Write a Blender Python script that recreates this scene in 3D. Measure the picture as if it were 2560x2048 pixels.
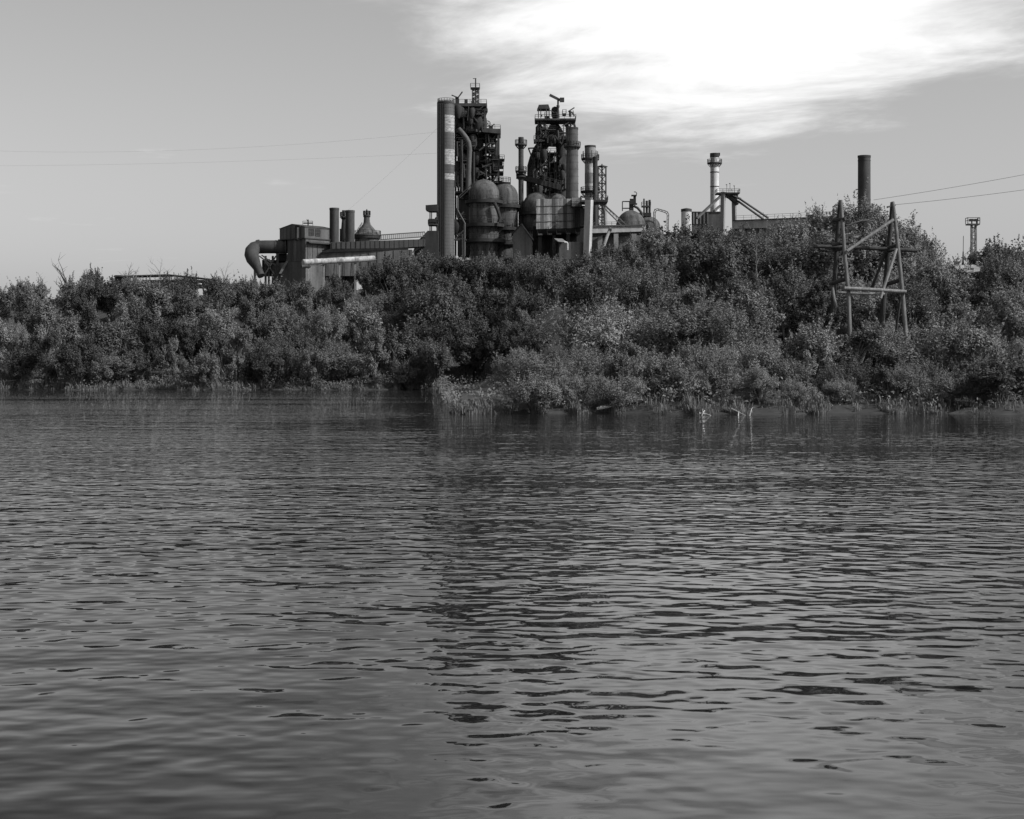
import bpy, math, random
import numpy as np
from mathutils import Vector

# ---------------------------------------------------------------- camera, sky, sun, exposure
for o in list(bpy.data.objects):
    bpy.data.objects.remove(o)
scene = bpy.context.scene
C = scene.collection
F = 4200.0            # focal length in photograph pixels
HZ = 925.0            # row of the true horizon in the photograph
CH = 3.0              # camera height above the water

cam = bpy.data.cameras.new('camera')
camo = bpy.data.objects.new('camera', cam)
C.objects.link(camo)
camo.location = (0, 0, CH)
camo.rotation_euler = (math.radians(90), 0, 0)
cam.sensor_width = 36
cam.lens = F / 2560 * 36
cam.shift_y = -(1024 - HZ) / 2560
cam.clip_end = 9000
scene.camera = camo

SUN_EL, SUN_AZ = math.radians(40), math.radians(112)      # azimuth clockwise from the view direction
world = bpy.data.worlds.new('World')
scene.world = world
world.use_nodes = True
nt = world.node_tree
N, L = nt.nodes, nt.links
bg = N['Background']
sky = N.new('ShaderNodeTexSky')
sky.sky_type = 'NISHITA'
sky.sun_disc = False
sky.sun_elevation = SUN_EL
sky.sun_rotation = SUN_AZ
sky.air_density = 1.0
sky.dust_density = 2.2
bw = N.new('ShaderNodeRGBToBW')
L.new(sky.outputs[0], bw.inputs[0])


def wm(op, a, b=None, c=None):
    n = N.new('ShaderNodeMath')
    n.operation = op
    for i, v in enumerate((a, b, c)):
        if v is None:
            continue
        if isinstance(v, (int, float)):
            n.inputs[i].default_value = v
        else:
            L.new(v, n.inputs[i])
    return n.outputs[0]


tc = N.new('ShaderNodeTexCoord')
sp = N.new('ShaderNodeSeparateXYZ')
L.new(tc.outputs['Generated'], sp.inputs[0])
dz = wm('MAXIMUM', sp.outputs[2], 0.03)
qx = wm('DIVIDE', sp.outputs[0], dz)
qy = wm('DIVIDE', sp.outputs[1], dz)
# a flat high cloud layer: thin streaked cirrus everywhere, plus a bright bank on the right, added in place of a light-leak glow
cv = N.new('ShaderNodeCombineXYZ')
L.new(wm('ADD', wm('MULTIPLY', qx, 0.75), wm('MULTIPLY', qy, 0.12)), cv.inputs[0])
L.new(wm('MULTIPLY', qy, 0.55), cv.inputs[1])
nz = N.new('ShaderNodeTexNoise')
nz.inputs['Scale'].default_value = 1.6
nz.inputs['Detail'].default_value = 9
nz.inputs['Roughness'].default_value = 0.62
nz.inputs['Distortion'].default_value = 0.35
L.new(cv.outputs[0], nz.inputs['Vector'])
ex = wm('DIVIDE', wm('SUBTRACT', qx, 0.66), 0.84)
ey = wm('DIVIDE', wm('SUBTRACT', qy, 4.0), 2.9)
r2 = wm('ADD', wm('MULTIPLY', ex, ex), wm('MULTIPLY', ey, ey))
bank = wm('SUBTRACT', 1.0, wm('POWER', r2, 0.6))  # outline of the added glow, shaped like a cloud bank
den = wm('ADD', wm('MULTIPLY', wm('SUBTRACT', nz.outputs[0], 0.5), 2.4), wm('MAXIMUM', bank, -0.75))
mr = N.new('ShaderNodeMapRange')
mr.interpolation_type = 'SMOOTHSTEP'
mr.inputs[1].default_value = -0.5
mr.inputs[2].default_value = 0.7
L.new(den, mr.inputs[0])
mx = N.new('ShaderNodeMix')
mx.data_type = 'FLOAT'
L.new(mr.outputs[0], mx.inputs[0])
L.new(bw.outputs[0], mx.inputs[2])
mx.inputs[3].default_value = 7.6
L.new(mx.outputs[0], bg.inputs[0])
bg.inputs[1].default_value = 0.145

sun = bpy.data.lights.new('sun', 'SUN')
sun.energy = 4.2
sun.angle = math.radians(0.53)
suno = bpy.data.objects.new('sun', sun)
C.objects.link(suno)
sd = Vector((math.sin(SUN_AZ) * math.cos(SUN_EL), math.cos(SUN_AZ) * math.cos(SUN_EL), math.sin(SUN_EL)))
suno.rotation_euler = sd.to_track_quat('Z', 'Y').to_euler()

vs = scene.view_settings
vs.view_transform = 'Standard'
vs.look = 'None'
vs.exposure = 0.0
vs.gamma = 1.0
vs.use_curve_mapping = False

# ---------------------------------------------------------------- helpers
rnd = random.Random(7)


def at(px, py, D):
    """photograph pixel at distance D (metres along the view) as a world point"""
    return Vector(((px - 1280) / F * D, D, CH + (HZ - py) / F * D))


def ss(t):
    t = min(1.0, max(0.0, t))
    return t * t * (3 - 2 * t)


SKYLINE = [(-900, 705), (0, 705), (220, 692), (380, 684), (600, 690), (700, 694), (780, 692), (860, 684), (900, 664), (960, 644), (1000, 636), (1100, 642),
           (1300, 628), (1420, 645), (1500, 625), (1580, 592), (1650, 566), (1750, 556), (1850, 556), (2000, 552),
           (2060, 540), (2200, 540), (2280, 580), (2330, 625), (2380, 662), (2440, 662), (2480, 620), (2520, 600),
           (2600, 600), (3600, 620)]


def skyline(px):
    for (a, ya), (b, yb) in zip(SKYLINE, SKYLINE[1:]):
        if px <= b:
            t = max(0, (px - a) / (b - a))
            return ya + (yb - ya) * t
    return 620


def shore(X):
    s = 252 + (115 - 252) * ss((X + 12.5) / 9.5)
    return s + 1.6 * math.sin(X * 0.31) + 1.1 * math.sin(X * 0.83 + 1.3) + 0.7 * math.sin(X * 2.3 + 0.4)


PLATEAU = 30.0


def ground_z(X, Y):
    if Y < 20:
        return 1.1 * ss((-Y) / 6) - 2.0 * ss((Y + 4) / 10)
    d = Y - shore(X)
    if d < 0:
        return -2.0 * ss(-d / 7) - 0.02
    px = 1280 + X / Y * F
    e = (HZ - skyline(px)) / F
    tgt = CH + e * Y - 7.4
    tgt = PLATEAU - math.log(1 + math.exp((PLATEAU - tgt) / 1.5)) * 1.5 if tgt > PLATEAU - 12 else tgt
    d1, d2 = d / 50, max(0, Y - 252) / 62
    r1 = (ss(d1) * 0.75 + 0.25 * min(1, d1)) * ss((X + 5) / 12)        # the near point
    r2 = ss(d2) * 0.75 + 0.25 * min(1, d2)                             # the far bank
    z = 0.55 * ss(d / 1.6) + max(0, tgt - 0.5) * max(r1, r2)
    z += 0.35 * math.sin(X * 0.37 + Y * 0.21) * ss(d / 10) + 0.25 * math.sin(X * 0.9 - Y * 0.53) * ss(d / 10)
    return z


MATS = {}


def mat(name, v, var=0.35, scale=0.5, streak=0.18, rough=0.85, fine=0.25, metal=0.0, bump=0.0):
    if name in MATS:
        return MATS[name]
    m = bpy.data.materials.new(name)
    m.use_nodes = True
    t = m.node_tree
    n, l = t.nodes, t.links
    b = n['Principled BSDF']
    b.inputs['Roughness'].default_value = rough
    b.inputs['Metallic'].default_value = metal
    b.inputs['Specular IOR Level'].default_value = 0.25
    g = n.new('ShaderNodeNewGeometry')
    mp = n.new('ShaderNodeMapping')
    mp.inputs['Scale'].default_value = (scale, scale, scale * streak)
    l.new(g.outputs['Position'], mp.inputs[0])
    a = n.new('ShaderNodeTexNoise')
    a.inputs['Scale'].default_value = 1.0
    a.inputs['Detail'].default_value = 6
    a.inputs['Roughness'].default_value = 0.6
    l.new(mp.outputs[0], a.inputs['Vector'])
    c = n.new('ShaderNodeTexNoise')
    c.inputs['Scale'].default_value = scale * 3.7
    c.inputs['Detail'].default_value = 4
    l.new(g.outputs['Position'], c.inputs['Vector'])
    ad = n.new('ShaderNodeMath')
    ad.operation = 'MULTIPLY_ADD'
    l.new(c.outputs[0], ad.inputs[0])
    ad.inputs[1].default_value = fine
    l.new(a.outputs[0], ad.inputs[2])
    r = n.new('ShaderNodeMapRange')
    r.inputs[1].default_value = 0.33 + fine * 0.4
    r.inputs[2].default_value = 0.67 + fine * 0.6
    r.inputs[3].default_value = v * (1 - var)
    r.inputs[4].default_value = v * (1 + var)
    l.new(ad.outputs[0], r.inputs[0])
    l.new(r.outputs[0], b.inputs['Base Color'])
    if bump:
        bp = n.new('ShaderNodeBump')
        bp.inputs['Distance'].default_value = bump
        l.new(ad.outputs[0], bp.inputs['Height'])
        l.new(bp.outputs[0], b.inputs['Normal'])
    MATS[name] = m
    return m


STEEL = mat('rusty_steel', 0.05, 0.5)
DARK = mat('sooty_steel', 0.03, 0.4)
PIPE = mat('grey_painted_steel', 0.085, 0.4)
SHELL = mat('oxidised_plate', 0.075, 0.7, 0.7, 0.12, fine=0.4)
PALE = mat('pale_weathered_plate', 0.24, 0.5, 0.4, 0.1)
WHITE = mat('worn_white_paint', 0.5, 0.35, 0.5, 0.12)
CONC = mat('weathered_concrete', 0.2, 0.3, 0.4, 0.2)
PANEL = mat('stained_cladding', 0.17, 0.7, 0.9, 0.08)
BRICK = mat('sooty_brick', 0.085, 0.3, 0.5, 0.6, bump=0.05)
WALL = mat('grey_render', 0.095, 0.45, 0.5, 0.12)
ROOF = mat('tarred_roof', 0.05, 0.3)
GLASS = mat('dull_glass', 0.03, 0.2, rough=0.25)
WOODL = mat('weathered_timber', 0.2, 0.4, 5.0, 0.12, bump=0.01)
WOODD = mat('tarred_timber', 0.05, 0.4, 5.0, 0.12, bump=0.01)
TWIG = mat('dry_bark', 0.16, 0.4, 4.0, 0.2)
BARK = mat('dark_bark', 0.11, 0.4, 4.0, 0.2)
RUBBLE = mat('broken_concrete', 0.45, 0.3, 1.5, 0.6)
WIRE = mat('wire_steel', 0.1, 0.2)


class MB:
    """collects shapes in world coordinates; build() makes them one mesh object"""

    def __init__(s):
        s.v, s.f = [], []

    def add(s, vs_, fs_):
        o = len(s.v)
        s.v += [tuple(p) for p in vs_]
        s.f += [tuple(i + o for i in f) for f in fs_]
        return s

    def box(s, c, size, rz=0.0):
        cx, cy, cz = c
        a, b, h = size[0] / 2, size[1] / 2, size[2] / 2
        co, si = math.cos(rz), math.sin(rz)
        vs_ = []
        for z in (-h, h):
            for x, y in ((-a, -b), (a, -b), (a, b), (-a, b)):
                vs_.append((cx + x * co - y * si, cy + x * si + y * co, cz + z))
        return s.add(vs_, [(3, 2, 1, 0), (4, 5, 6, 7), (0, 1, 5, 4), (1, 2, 6, 5), (2, 3, 7, 6), (3, 0, 4, 7)])

    def bpx(s, x0, x1, y0, y1, D, depth):
        """box whose front face fills pixels x0..x1, y0..y1 at distance D"""
        a, b = at(x0, y1, D), at(x1, y0, D)
        return s.box(((a.x + b.x) / 2, D + depth / 2, (a.z + b.z) / 2), (b.x - a.x, depth, b.z - a.z))

    def beam(s, p0, p1, w, h=None):
        p0, p1 = Vector(p0), Vector(p1)
        h = h or w
        d = (p1 - p0).normalized()
        up = Vector((0, 0, 1)) if abs(d.z) < 0.95 else Vector((0, 1, 0))
        sx = d.cross(up).normalized() * (w / 2)
        sy = sx.cross(d).normalized() * (h / 2)
        vs_ = [p + a * sx + b * sy for p in (p0, p1) for a, b in ((-1, -1), (1, -1), (1, 1), (-1, 1))]
        return s.add(vs_, [(3, 2, 1, 0), (4, 5, 6, 7), (0, 1, 5, 4), (1, 2, 6, 5), (2, 3, 7, 6), (3, 0, 4, 7)])

    def path(s, pts, r, n=8, cap=True):
        pts = [Vector(p) for p in pts]
        rs = r if isinstance(r, (list, tuple)) else [r] * len(pts)
        vs_, fs_ = [], []
        prev = None
        for i, p in enumerate(pts):
            d = (pts[min(i + 1, len(pts) - 1)] - pts[max(i - 1, 0)]).normalized()
            if prev is None:
                u = d.orthogonal().normalized()
            else:
                u = (prev - d * prev.dot(d)).normalized()
            prev = u
            w = d.cross(u)
            for k in range(n):
                a = 2 * math.pi * k / n
                vs_.append(p + (u * math.cos(a) + w * math.sin(a)) * rs[i])
        for i in range(len(pts) - 1):
            for k in range(n):
                a, b = i * n + k, i * n + (k + 1) % n
                fs_.append((a, b, b + n, a + n))
        if cap:
            fs_.append(tuple(range(n))[::-1])
            fs_.append(tuple(range((len(pts) - 1) * n, len(pts) * n)))
        return s.add(vs_, fs_)

    def lathe(s, cx, cy, prof, n=32):
        vs_, fs_ = [], []
        for r, z in prof:
            for k in range(n):
                a = 2 * math.pi * k / n
                vs_.append((cx + r * math.cos(a), cy + r * math.sin(a), z))
        for i in range(len(prof) - 1):
            for k in range(n):
                a, b = i * n + k, i * n + (k + 1) % n
                fs_.append((a, b, b + n, a + n))
        return s.add(vs_, fs_)

    def prism(s, poly, dv):
        poly = [Vector(p) for p in poly]
        dv = Vector(dv)
        n = len(poly)
        vs_ = poly + [p + dv for p in poly]
        fs_ = [tuple(range(n)), tuple(range(n, 2 * n))[::-1]]
        for k in range(n):
            j = (k + 1) % n
            fs_.append((k, k + n, j + n, j))
        return s.add(vs_, fs_)

    def rail(s, pts, h=1.15, step=1.6, r=0.055, closed=False):
        pts = [Vector(p) for p in pts]
        if closed:
            pts = pts + [pts[0]]
        up = Vector((0, 0, h))
        for a, b in zip(pts, pts[1:]):
            s.beam(a + up, b + up, r * 2)
            s.beam(a + up * 0.55, b + up * 0.55, r * 1.5)
            k = max(1, int((b - a).length / step))
            for i in range(k + 1):
                p = a.lerp(b, i / k)
                s.beam(p, p + up, r * 2)
        return s

    def lattice(s, p0, p1, side, n, r, dirs=None):
        """four-legged lattice box between two points"""
        p0, p1 = Vector(p0), Vector(p1)
        d = (p1 - p0).normalized()
        u = Vector((1, 0, 0)) if abs(d.x) < 0.7 else Vector((0, 1, 0))
        u = (u - d * u.dot(d)).normalized()
        w = d.cross(u)
        if not isinstance(side, tuple):
            side = (side, side)
        cs = [(-1, -1), (1, -1), (1, 1), (-1, 1)]

        def pt(i, c):
            t = i / n
            sd_ = (side[0] + (side[1] - side[0]) * t) / 2
            return p0.lerp(p1, t) + u * c[0] * sd_ + w * c[1] * sd_
        for c in cs:
            s.beam(pt(0, c), pt(n, c), r * 1.4)
        for i in range(n):
            for k in range(4):
                a, b = cs[k], cs[(k + 1) % 4]
                s.beam(pt(i, a), pt(i, b), r)
                if (i + k) % 2:
                    s.beam(pt(i, a), pt(i + 1, b), r)
                else:
                    s.beam(pt(i, b), pt(i + 1, a), r)
        return s

    def build(s, name, m, parent=None, smooth=True):
        me = bpy.data.meshes.new(name)
        off = Vector((0, 0, 0))
        q = parent
        while q is not None:
            off = off + q.location
            q = q.parent
        me.from_pydata([tuple(Vector(p) - off) for p in s.v], [], s.f)
        me.materials.append(m)
        if smooth:
            me.polygons.foreach_set('use_smooth', [True] * len(me.polygons))
            me.set_sharp_from_angle(angle=math.radians(35))
        me.update()
        o = bpy.data.objects.new(name, me)
        C.objects.link(o)
        o.parent = parent
        return o


def tag(o, label, cat, group=None):
    o['label'] = label
    o['category'] = cat
    if group:
        o['group'] = group
    return o


def thing(name, label, cat, loc=(0, 0, 0), group=None):
    o = bpy.data.objects.new(name, None)
    o.empty_display_size = 0.5
    C.objects.link(o)
    o.location = loc
    return tag(o, label, cat, group)


def base(px, D):
    X = (px - 1280) / F * D
    return Vector((X, D, ground_z(X, D)))


def ladder(mb, p0, p1, w=0.5):
    p0, p1 = Vector(p0), Vector(p1)
    side = Vector((w / 2, 0, 0))
    mb.beam(p0 - side, p1 - side, 0.09)
    mb.beam(p0 + side, p1 + side, 0.09)
    n = int((p1 - p0).length / 1.2)
    for i in range(n):
        p = p0.lerp(p1, (i + 0.5) / n)
        mb.beam(p - side, p + side, 0.07)


def ring_platform(parent, cx, cy, z, r0, r1, thick=0.35, m=None, rail=True, brackets=12):
    mb = MB()
    mb.lathe(cx, cy, [(r0, z), (r1, z), (r1, z - thick), (r0, z - thick), (r0, z)], 36)
    for k in range(brackets):
        a = 2 * math.pi * k / brackets
        c, s_ = math.cos(a), math.sin(a)
        mb.beam((cx + r1 * 0.97 * c, cy + r1 * 0.97 * s_, z - thick), (cx + r0 * c, cy + r0 * s_, z - thick - (r1 - r0) * 1.1), 0.14)
    p = mb.build('platform', m or STEEL, parent)
    if rail:
        n = 18
        pts = [(cx + r1 * 0.98 * math.cos(2 * math.pi * k / n), cy + r1 * 0.98 * math.sin(2 * math.pi * k / n), z) for k in range(n)]
        MB().rail(pts, step=1.4, closed=True).build('railing', STEEL, p)
    return p


# ---------------------------------------------------------------- setting: terrain and water
def terrain():
    xs = np.concatenate([[-2500, -1200, -600, -350, -220], np.arange(-150, 150.1, 2.0), [220, 350, 600, 1200, 2500]])
    ys = np.concatenate([[-400, -100, -30, -12, -6, -3, 0, 3, 6, 12, 20.1, 60, 90], np.arange(100, 340, 2.0),
                         np.arange(340, 620, 10.0), [700, 900, 1300, 2000, 3500]])
    vs_ = [(x, y, ground_z(x, y)) for y in ys for x in xs]
    nx = len(xs)
    fs_ = [(j * nx + i, j * nx + i + 1, (j + 1) * nx + i + 1, (j + 1) * nx + i) for j in range(len(ys) - 1) for i in range(nx - 1)]
    mb = MB()
    mb.v, mb.f = vs_, fs_
    o = mb.build('ground', mat('dark_soil', 0.045, 0.4, 0.6, 1.0))
    o['kind'] = 'structure'


terrain()


def water():
    m = bpy.data.materials.new('river_water')
    m.use_nodes = True
    t = m.node_tree
    n, l = t.nodes, t.links
    b = n['Principled BSDF']
    b.inputs['Base Color'].default_value = (0.012, 0.012, 0.012, 1)
    b.inputs['Roughness'].default_value = 0.012
    b.inputs['IOR'].default_value = 1.17
    g = n.new('ShaderNodeNewGeometry')

    def noise(sx, sy, rot, detail, dist=0.0):
        mp = n.new('ShaderNodeMapping')
        mp.inputs['Scale'].default_value = (sx, sy, 1)
        mp.inputs['Rotation'].default_value = (0, 0, rot)
        l.new(g.outputs['Position'], mp.inputs[0])
        a = n.new('ShaderNodeTexNoise')
        a.inputs['Scale'].default_value = 1.0
        a.inputs['Detail'].default_value = detail
        a.inputs['Roughness'].default_value = 0.45
        a.inputs['Distortion'].default_value = dist
        l.new(mp.outputs[0], a.inputs['Vector'])
        return a.outputs[0]

    def ma(op, a, b_, c=None):
        q = n.new('ShaderNodeMath')
        q.operation = op
        for i, v in enumerate((a, b_, c)):
            if v is None:
                continue
            if isinstance(v, (int, float)):
                q.inputs[i].default_value = v
            else:
                l.new(v, q.inputs[i])
        return q.outputs[0]

    swell = noise(0.30, 0.5, 0.12, 1.0, 0.0)
    chop = noise(2.15, 2.4, -0.10, 1.0, 0.1)
    cross = noise(1.4, 1.6, 0.45, 1.0, 0.0)
    rip = noise(4.0, 5.4, 0.1, 1.0, 0.0)
    patch = noise(0.018, 0.05, 0.2, 2.0)
    pr = n.new('ShaderNodeMapRange')
    pr.inputs[1].default_value = 0.35
    pr.inputs[2].default_value = 0.65
    pr.inputs[3].default_value = 0.35
    pr.inputs[4].default_value = 1.25
    l.new(patch, pr.inputs[0])
    sep = n.new('ShaderNodeSeparateXYZ')
    l.new(g.outputs['Position'], sep.inputs[0])
    nr = n.new('ShaderNodeMapRange')          # sheltered, smoother water along the near bank
    nr.inputs[1].default_value = 9
    nr.inputs[2].default_value = 36
    nr.inputs[3].default_value = 0.6
    nr.inputs[4].default_value = 1.0
    l.new(sep.outputs[1], nr.inputs[0])
    ly = n.new('ShaderNodeMapRange')          # lee of the near point
    ly.interpolation_type = 'SMOOTHSTEP'
    ly.inputs[1].default_value = 45
    ly.inputs[2].default_value = 105
    l.new(sep.outputs[1], ly.inputs[0])
    lx = n.new('ShaderNodeMapRange')
    lx.interpolation_type = 'SMOOTHSTEP'
    lx.inputs[1].default_value = -16
    lx.inputs[2].default_value = -3
    l.new(sep.outputs[0], lx.inputs[0])
    lee = ma('SUBTRACT', 1.0, ma('MULTIPLY', ma('MULTIPLY', ly.outputs[0], lx.outputs[0]), 0.80))
    amp = ma('MULTIPLY', ma('MULTIPLY', pr.outputs[0], nr.outputs[0]), lee)
    h = ma('ADD', ma('MULTIPLY', chop, 0.070), ma('MULTIPLY', cross, 0.060))
    h = ma('MULTIPLY', h, amp)
    h = ma('ADD', h, ma('MULTIPLY', ma('MULTIPLY', rip, 0.0045), pr.outputs[0]))
    h = ma('ADD', h, ma('MULTIPLY', swell, 0.07))
    bp = n.new('ShaderNodeBump')
    bp.inputs['Distance'].default_value = 1.0
    bp.inputs['Strength'].default_value = 1.0
    l.new(h, bp.inputs['Height'])
    l.new(bp.outputs[0], b.inputs['Normal'])
    mb = MB()
    mb.add([(-2500, -60, 0), (2500, -60, 0), (2500, 300, 0), (-2500, 300, 0)], [(0, 1, 2, 3)])
    o = mb.build('water', m, None, False)
    o['kind'] = 'structure'


water()

# ---------------------------------------------------------------- vegetation
def leaf_mat(name, v, trans=0.2, var=0.5):
    m = bpy.data.materials.new(name)
    m.use_nodes = True
    t = m.node_tree
    n, l = t.nodes, t.links
    n.remove(n['Principled BSDF'])
    out = n['Material Output']
    info = n.new('ShaderNodeObjectInfo')
    g = n.new('ShaderNodeNewGeometry')
    nz_ = n.new('ShaderNodeTexNoise')
    nz_.inputs['Scale'].default_value = 0.9
    nz_.inputs['Detail'].default_value = 3
    l.new(g.outputs['Position'], nz_.inputs['Vector'])
    a = n.new('ShaderNodeMath')
    a.operation = 'ADD'
    l.new(nz_.outputs[0], a.inputs[0])
    l.new(info.outputs['Random'], a.inputs[1])
    isl = n.new('ShaderNodeMath')
    isl.operation = 'MULTIPLY_ADD'
    l.new(g.outputs['Random Per Island'], isl.inputs[0])
    isl.inputs[1].default_value = 0.5
    l.new(a.outputs[0], isl.inputs[2])
    r = n.new('ShaderNodeMapRange')
    r.inputs[1].default_value = 0.4
    r.inputs[2].default_value = 1.95
    r.inputs[3].default_value = v * (1 - var)
    r.inputs[4].default_value = v * (1 + var)
    l.new(isl.outputs[0], r.inputs[0])
    d = n.new('ShaderNodeBsdfDiffuse')
    tr = n.new('ShaderNodeBsdfTranslucent')
    l.new(r.outputs[0], d.inputs[0])
    l.new(r.outputs[0], tr.inputs[0])
    mxs = n.new('ShaderNodeMixShader')
    mxs.inputs[0].default_value = trans
    l.new(d.outputs[0], mxs.inputs[1])
    l.new(tr.outputs[0], mxs.inputs[2])
    l.new(mxs.outputs[0], out.inputs[0])
    return m


LEAF = leaf_mat('shrub_leaves', 0.145, var=0.6)
LEAF_PALE = leaf_mat('willow_leaves', 0.185, var=0.55)
LEAF_DARK = leaf_mat('tree_leaves', 0.095, var=0.55)
GRASS = leaf_mat('dry_grass', 0.13)


def leaf_mesh(name, pts, nrm, size, aspect, m, rng, droop=0.0):
    """diamond leaf sprays at pts, facing nrm"""
    k = len(pts)
    t = rng.normal(size=(k, 3))
    t[:, 2] -= droop
    t -= nrm * np.sum(t * nrm, 1)[:, None]
    t /= np.linalg.norm(t, axis=1)[:, None] + 1e-9
    b = np.cross(nrm, t)
    sz = size * rng.uniform(0.55, 1.35, k)[:, None]
    L_ = t * sz
    W = b * sz * aspect
    v = np.stack([pts - L_ * 0.5, pts + W * 0.5 + nrm * sz * 0.10, pts + L_ * 0.5, pts - W * 0.5 + nrm * sz * 0.10], 1).reshape(-1, 3)
    me = bpy.data.meshes.new(name)
    me.vertices.add(4 * k)
    me.vertices.foreach_set('co', v.astype(np.float32).ravel())
    me.loops.add(4 * k)
    me.loops.foreach_set('vertex_index', np.arange(4 * k, dtype=np.int32))
    me.polygons.add(k)
    me.polygons.foreach_set('loop_start', np.arange(0, 4 * k, 4, dtype=np.int32))
    me.materials.append(m)
    me.update(calc_edges=True)
    me.validate()
    return me


def shrub_proto(seed, height, width, nclump, nleaf, lsize, m, kind='shrub', aspect=0.55):
    """returns (crown mesh, stem mesh) for a plant standing at the origin"""
    rng = np.random.default_rng(seed)
    cs = []
    low = 0.02 if kind == 'shrub' else 0.05 if kind == 'tall' else 0.22
    tries = 0
    lob = [(rng.uniform(-0.30, 0.30), rng.uniform(-0.30, 0.30), rng.uniform(0.5, 0.80), rng.uniform(0.22, 0.36)) for _ in range(5)]
    lob.append((0, 0, 0.55, 0.42))
    if kind == 'tall':
        lob = [(rng.uniform(-0.28, 0.28), rng.uniform(-0.28, 0.28), z_, rng.uniform(0.16, 0.30) * (1.15 - 0.5 * z_)) for z_ in (0.2, 0.3, 0.42, 0.52, 0.62, 0.72, 0.82, 0.9)]
    while len(cs) < nclump and tries < 4000:
        tries += 1
        lx, ly, lz, lr = lob[rng.integers(len(lob))]
        d = rng.normal(size=3)
        d /= np.linalg.norm(d)
        rr = lr * rng.uniform(0.55, 1.0) ** 0.5
        c = np.array([lx + d[0] * rr, ly + d[1] * rr, lz + d[2] * rr * (0.6 if kind == 'tall' else 0.95)])
        if c[2] < low or c[2] > 0.98:
            if kind == 'shrub' and c[2] < low:
                c[2] = rng.uniform(0.03, 0.3)
            else:
                continue
        cs.append(c * np.array([width, width, height]))
    cs = np.array(cs)
    P, Nn = [], []
    ctr = np.array([0, 0, height * 0.45])
    per = nleaf // len(cs)
    for c in cs:
        rad = width * rng.uniform(0.045, 0.115)
        k = int(per * rng.uniform(0.6, 1.5) * (rad / (width * 0.085)) ** 1.5)
        q = rng.normal(size=(k, 3))
        q /= np.linalg.norm(q, axis=1)[:, None]
        r = rng.uniform(0.25, 1.0, k) ** 0.5
        out = (c - ctr) / (np.linalg.norm(c - ctr) + 1e-6)
        stretch = 1 + 0.7 * np.abs(q @ out)
        pp = c + q * (r * rad * stretch)[:, None] * np.array([1.0, 1.0, 1.05])
        nn = q * 0.6 + out * 0.4 + np.array([0, 0, 0.5]) + rng.normal(size=(k, 3)) * 0.55
        nn /= np.linalg.norm(nn, axis=1)[:, None]
        P.append(pp)
        Nn.append(nn)
        # a thin spray that pokes out of the outline
        for _ in range(rng.integers(1, 4)):
            k2 = int(16 + 26 * rng.uniform())
            s_ = rng.uniform(0.2, 1.0, k2) * rad * rng.uniform(1.2, 2.6)
            dirv = out * 0.55 + np.array([0, 0, 0.85]) + rng.normal(size=3) * 0.35
            pp = c + dirv * s_[:, None] + rng.normal(size=(k2, 3)) * rad * 0.2 * (1.3 - s_ / s_.max())[:, None]
            nn = rng.normal(size=(k2, 3))
            nn /= np.linalg.norm(nn, axis=1)[:, None]
            P.append(pp)
            Nn.append(nn)
    P = np.concatenate(P)
    Nn = np.concatenate(Nn)
    keep = P[:, 2] > 0.02
    crown = leaf_mesh('crown', P[keep], Nn[keep], lsize, aspect, m, rng)
    mb = MB()
    pr_ = random.Random(seed)
    if kind in ('tree', 'tall'):
        top = Vector((pr_.uniform(-.3, .3), pr_.uniform(-.3, .3), height * 0.62))
        mb.path([(0, 0, -0.6), (0.05, 0.02, height * 0.3), top], [0.05 * height * 0.5, 0.04 * height * 0.5, 0.02 * height * 0.5], 7)
        st = [Vector((0, 0, height * z)) for z in (0.25, 0.38, 0.5)]
    else:
        st = [Vector((pr_.uniform(-.25, .25) * width * 0.4, pr_.uniform(-.25, .25) * width * 0.4, -0.3)) for _ in range(5)]
    for c in cs[::3]:
        a = pr_.choice(st)
        b_ = Vector(c)
        mid = a.lerp(b_, 0.5) + Vector((0, 0, 0.08 * height))
        mb.path([a, mid, b_], [0.012 * height, 0.009 * height, 0.004 * height], 5)
    me = bpy.data.meshes.new('trunk')
    me.from_pydata(mb.v, [], mb.f)
    me.materials.append(BARK)
    me.update()
    return crown, me


PROTO = {
    'shrub': [shrub_proto(11 + i, 7.0, 6.4 + 0.4 * (i % 3), 92, 15000, 0.26, LEAF) for i in range(6)],
    'willow': [shrub_proto(31 + i, 6.5, 5.8, 96, 16000, 0.22, LEAF_PALE, aspect=0.34) for i in range(4)],
    'dark': [shrub_proto(51 + i, 7.0, 6.2, 88, 14000, 0.26, LEAF_DARK) for i in range(3)],
    'tree': [shrub_proto(71 + i, 9.0, 7.4, 100, 16000, 0.24, LEAF, 'tree') for i in range(3)],
    'tall': [shrub_proto(111 + i, 9.0, 4.6, 90, 14000, 0.24, [LEAF, LEAF_PALE, LEAF_DARK, LEAF][i], 'tall') for i in range(4)],
    'near': [shrub_proto(91 + i, 3.6, 4.4, 72, 11000, 0.15, LEAF_PALE, aspect=0.4) for i in range(3)],
}
NPLANT = [0]
HREAL = {}


def crown_height(me):
    if me.name not in HREAL:
        co = np.empty(len(me.vertices) * 3, np.float32)
        me.vertices.foreach_get('co', co)
        HREAL[me.name] = float(np.percentile(co[2::3], 99.6))
    return HREAL[me.name]


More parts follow.
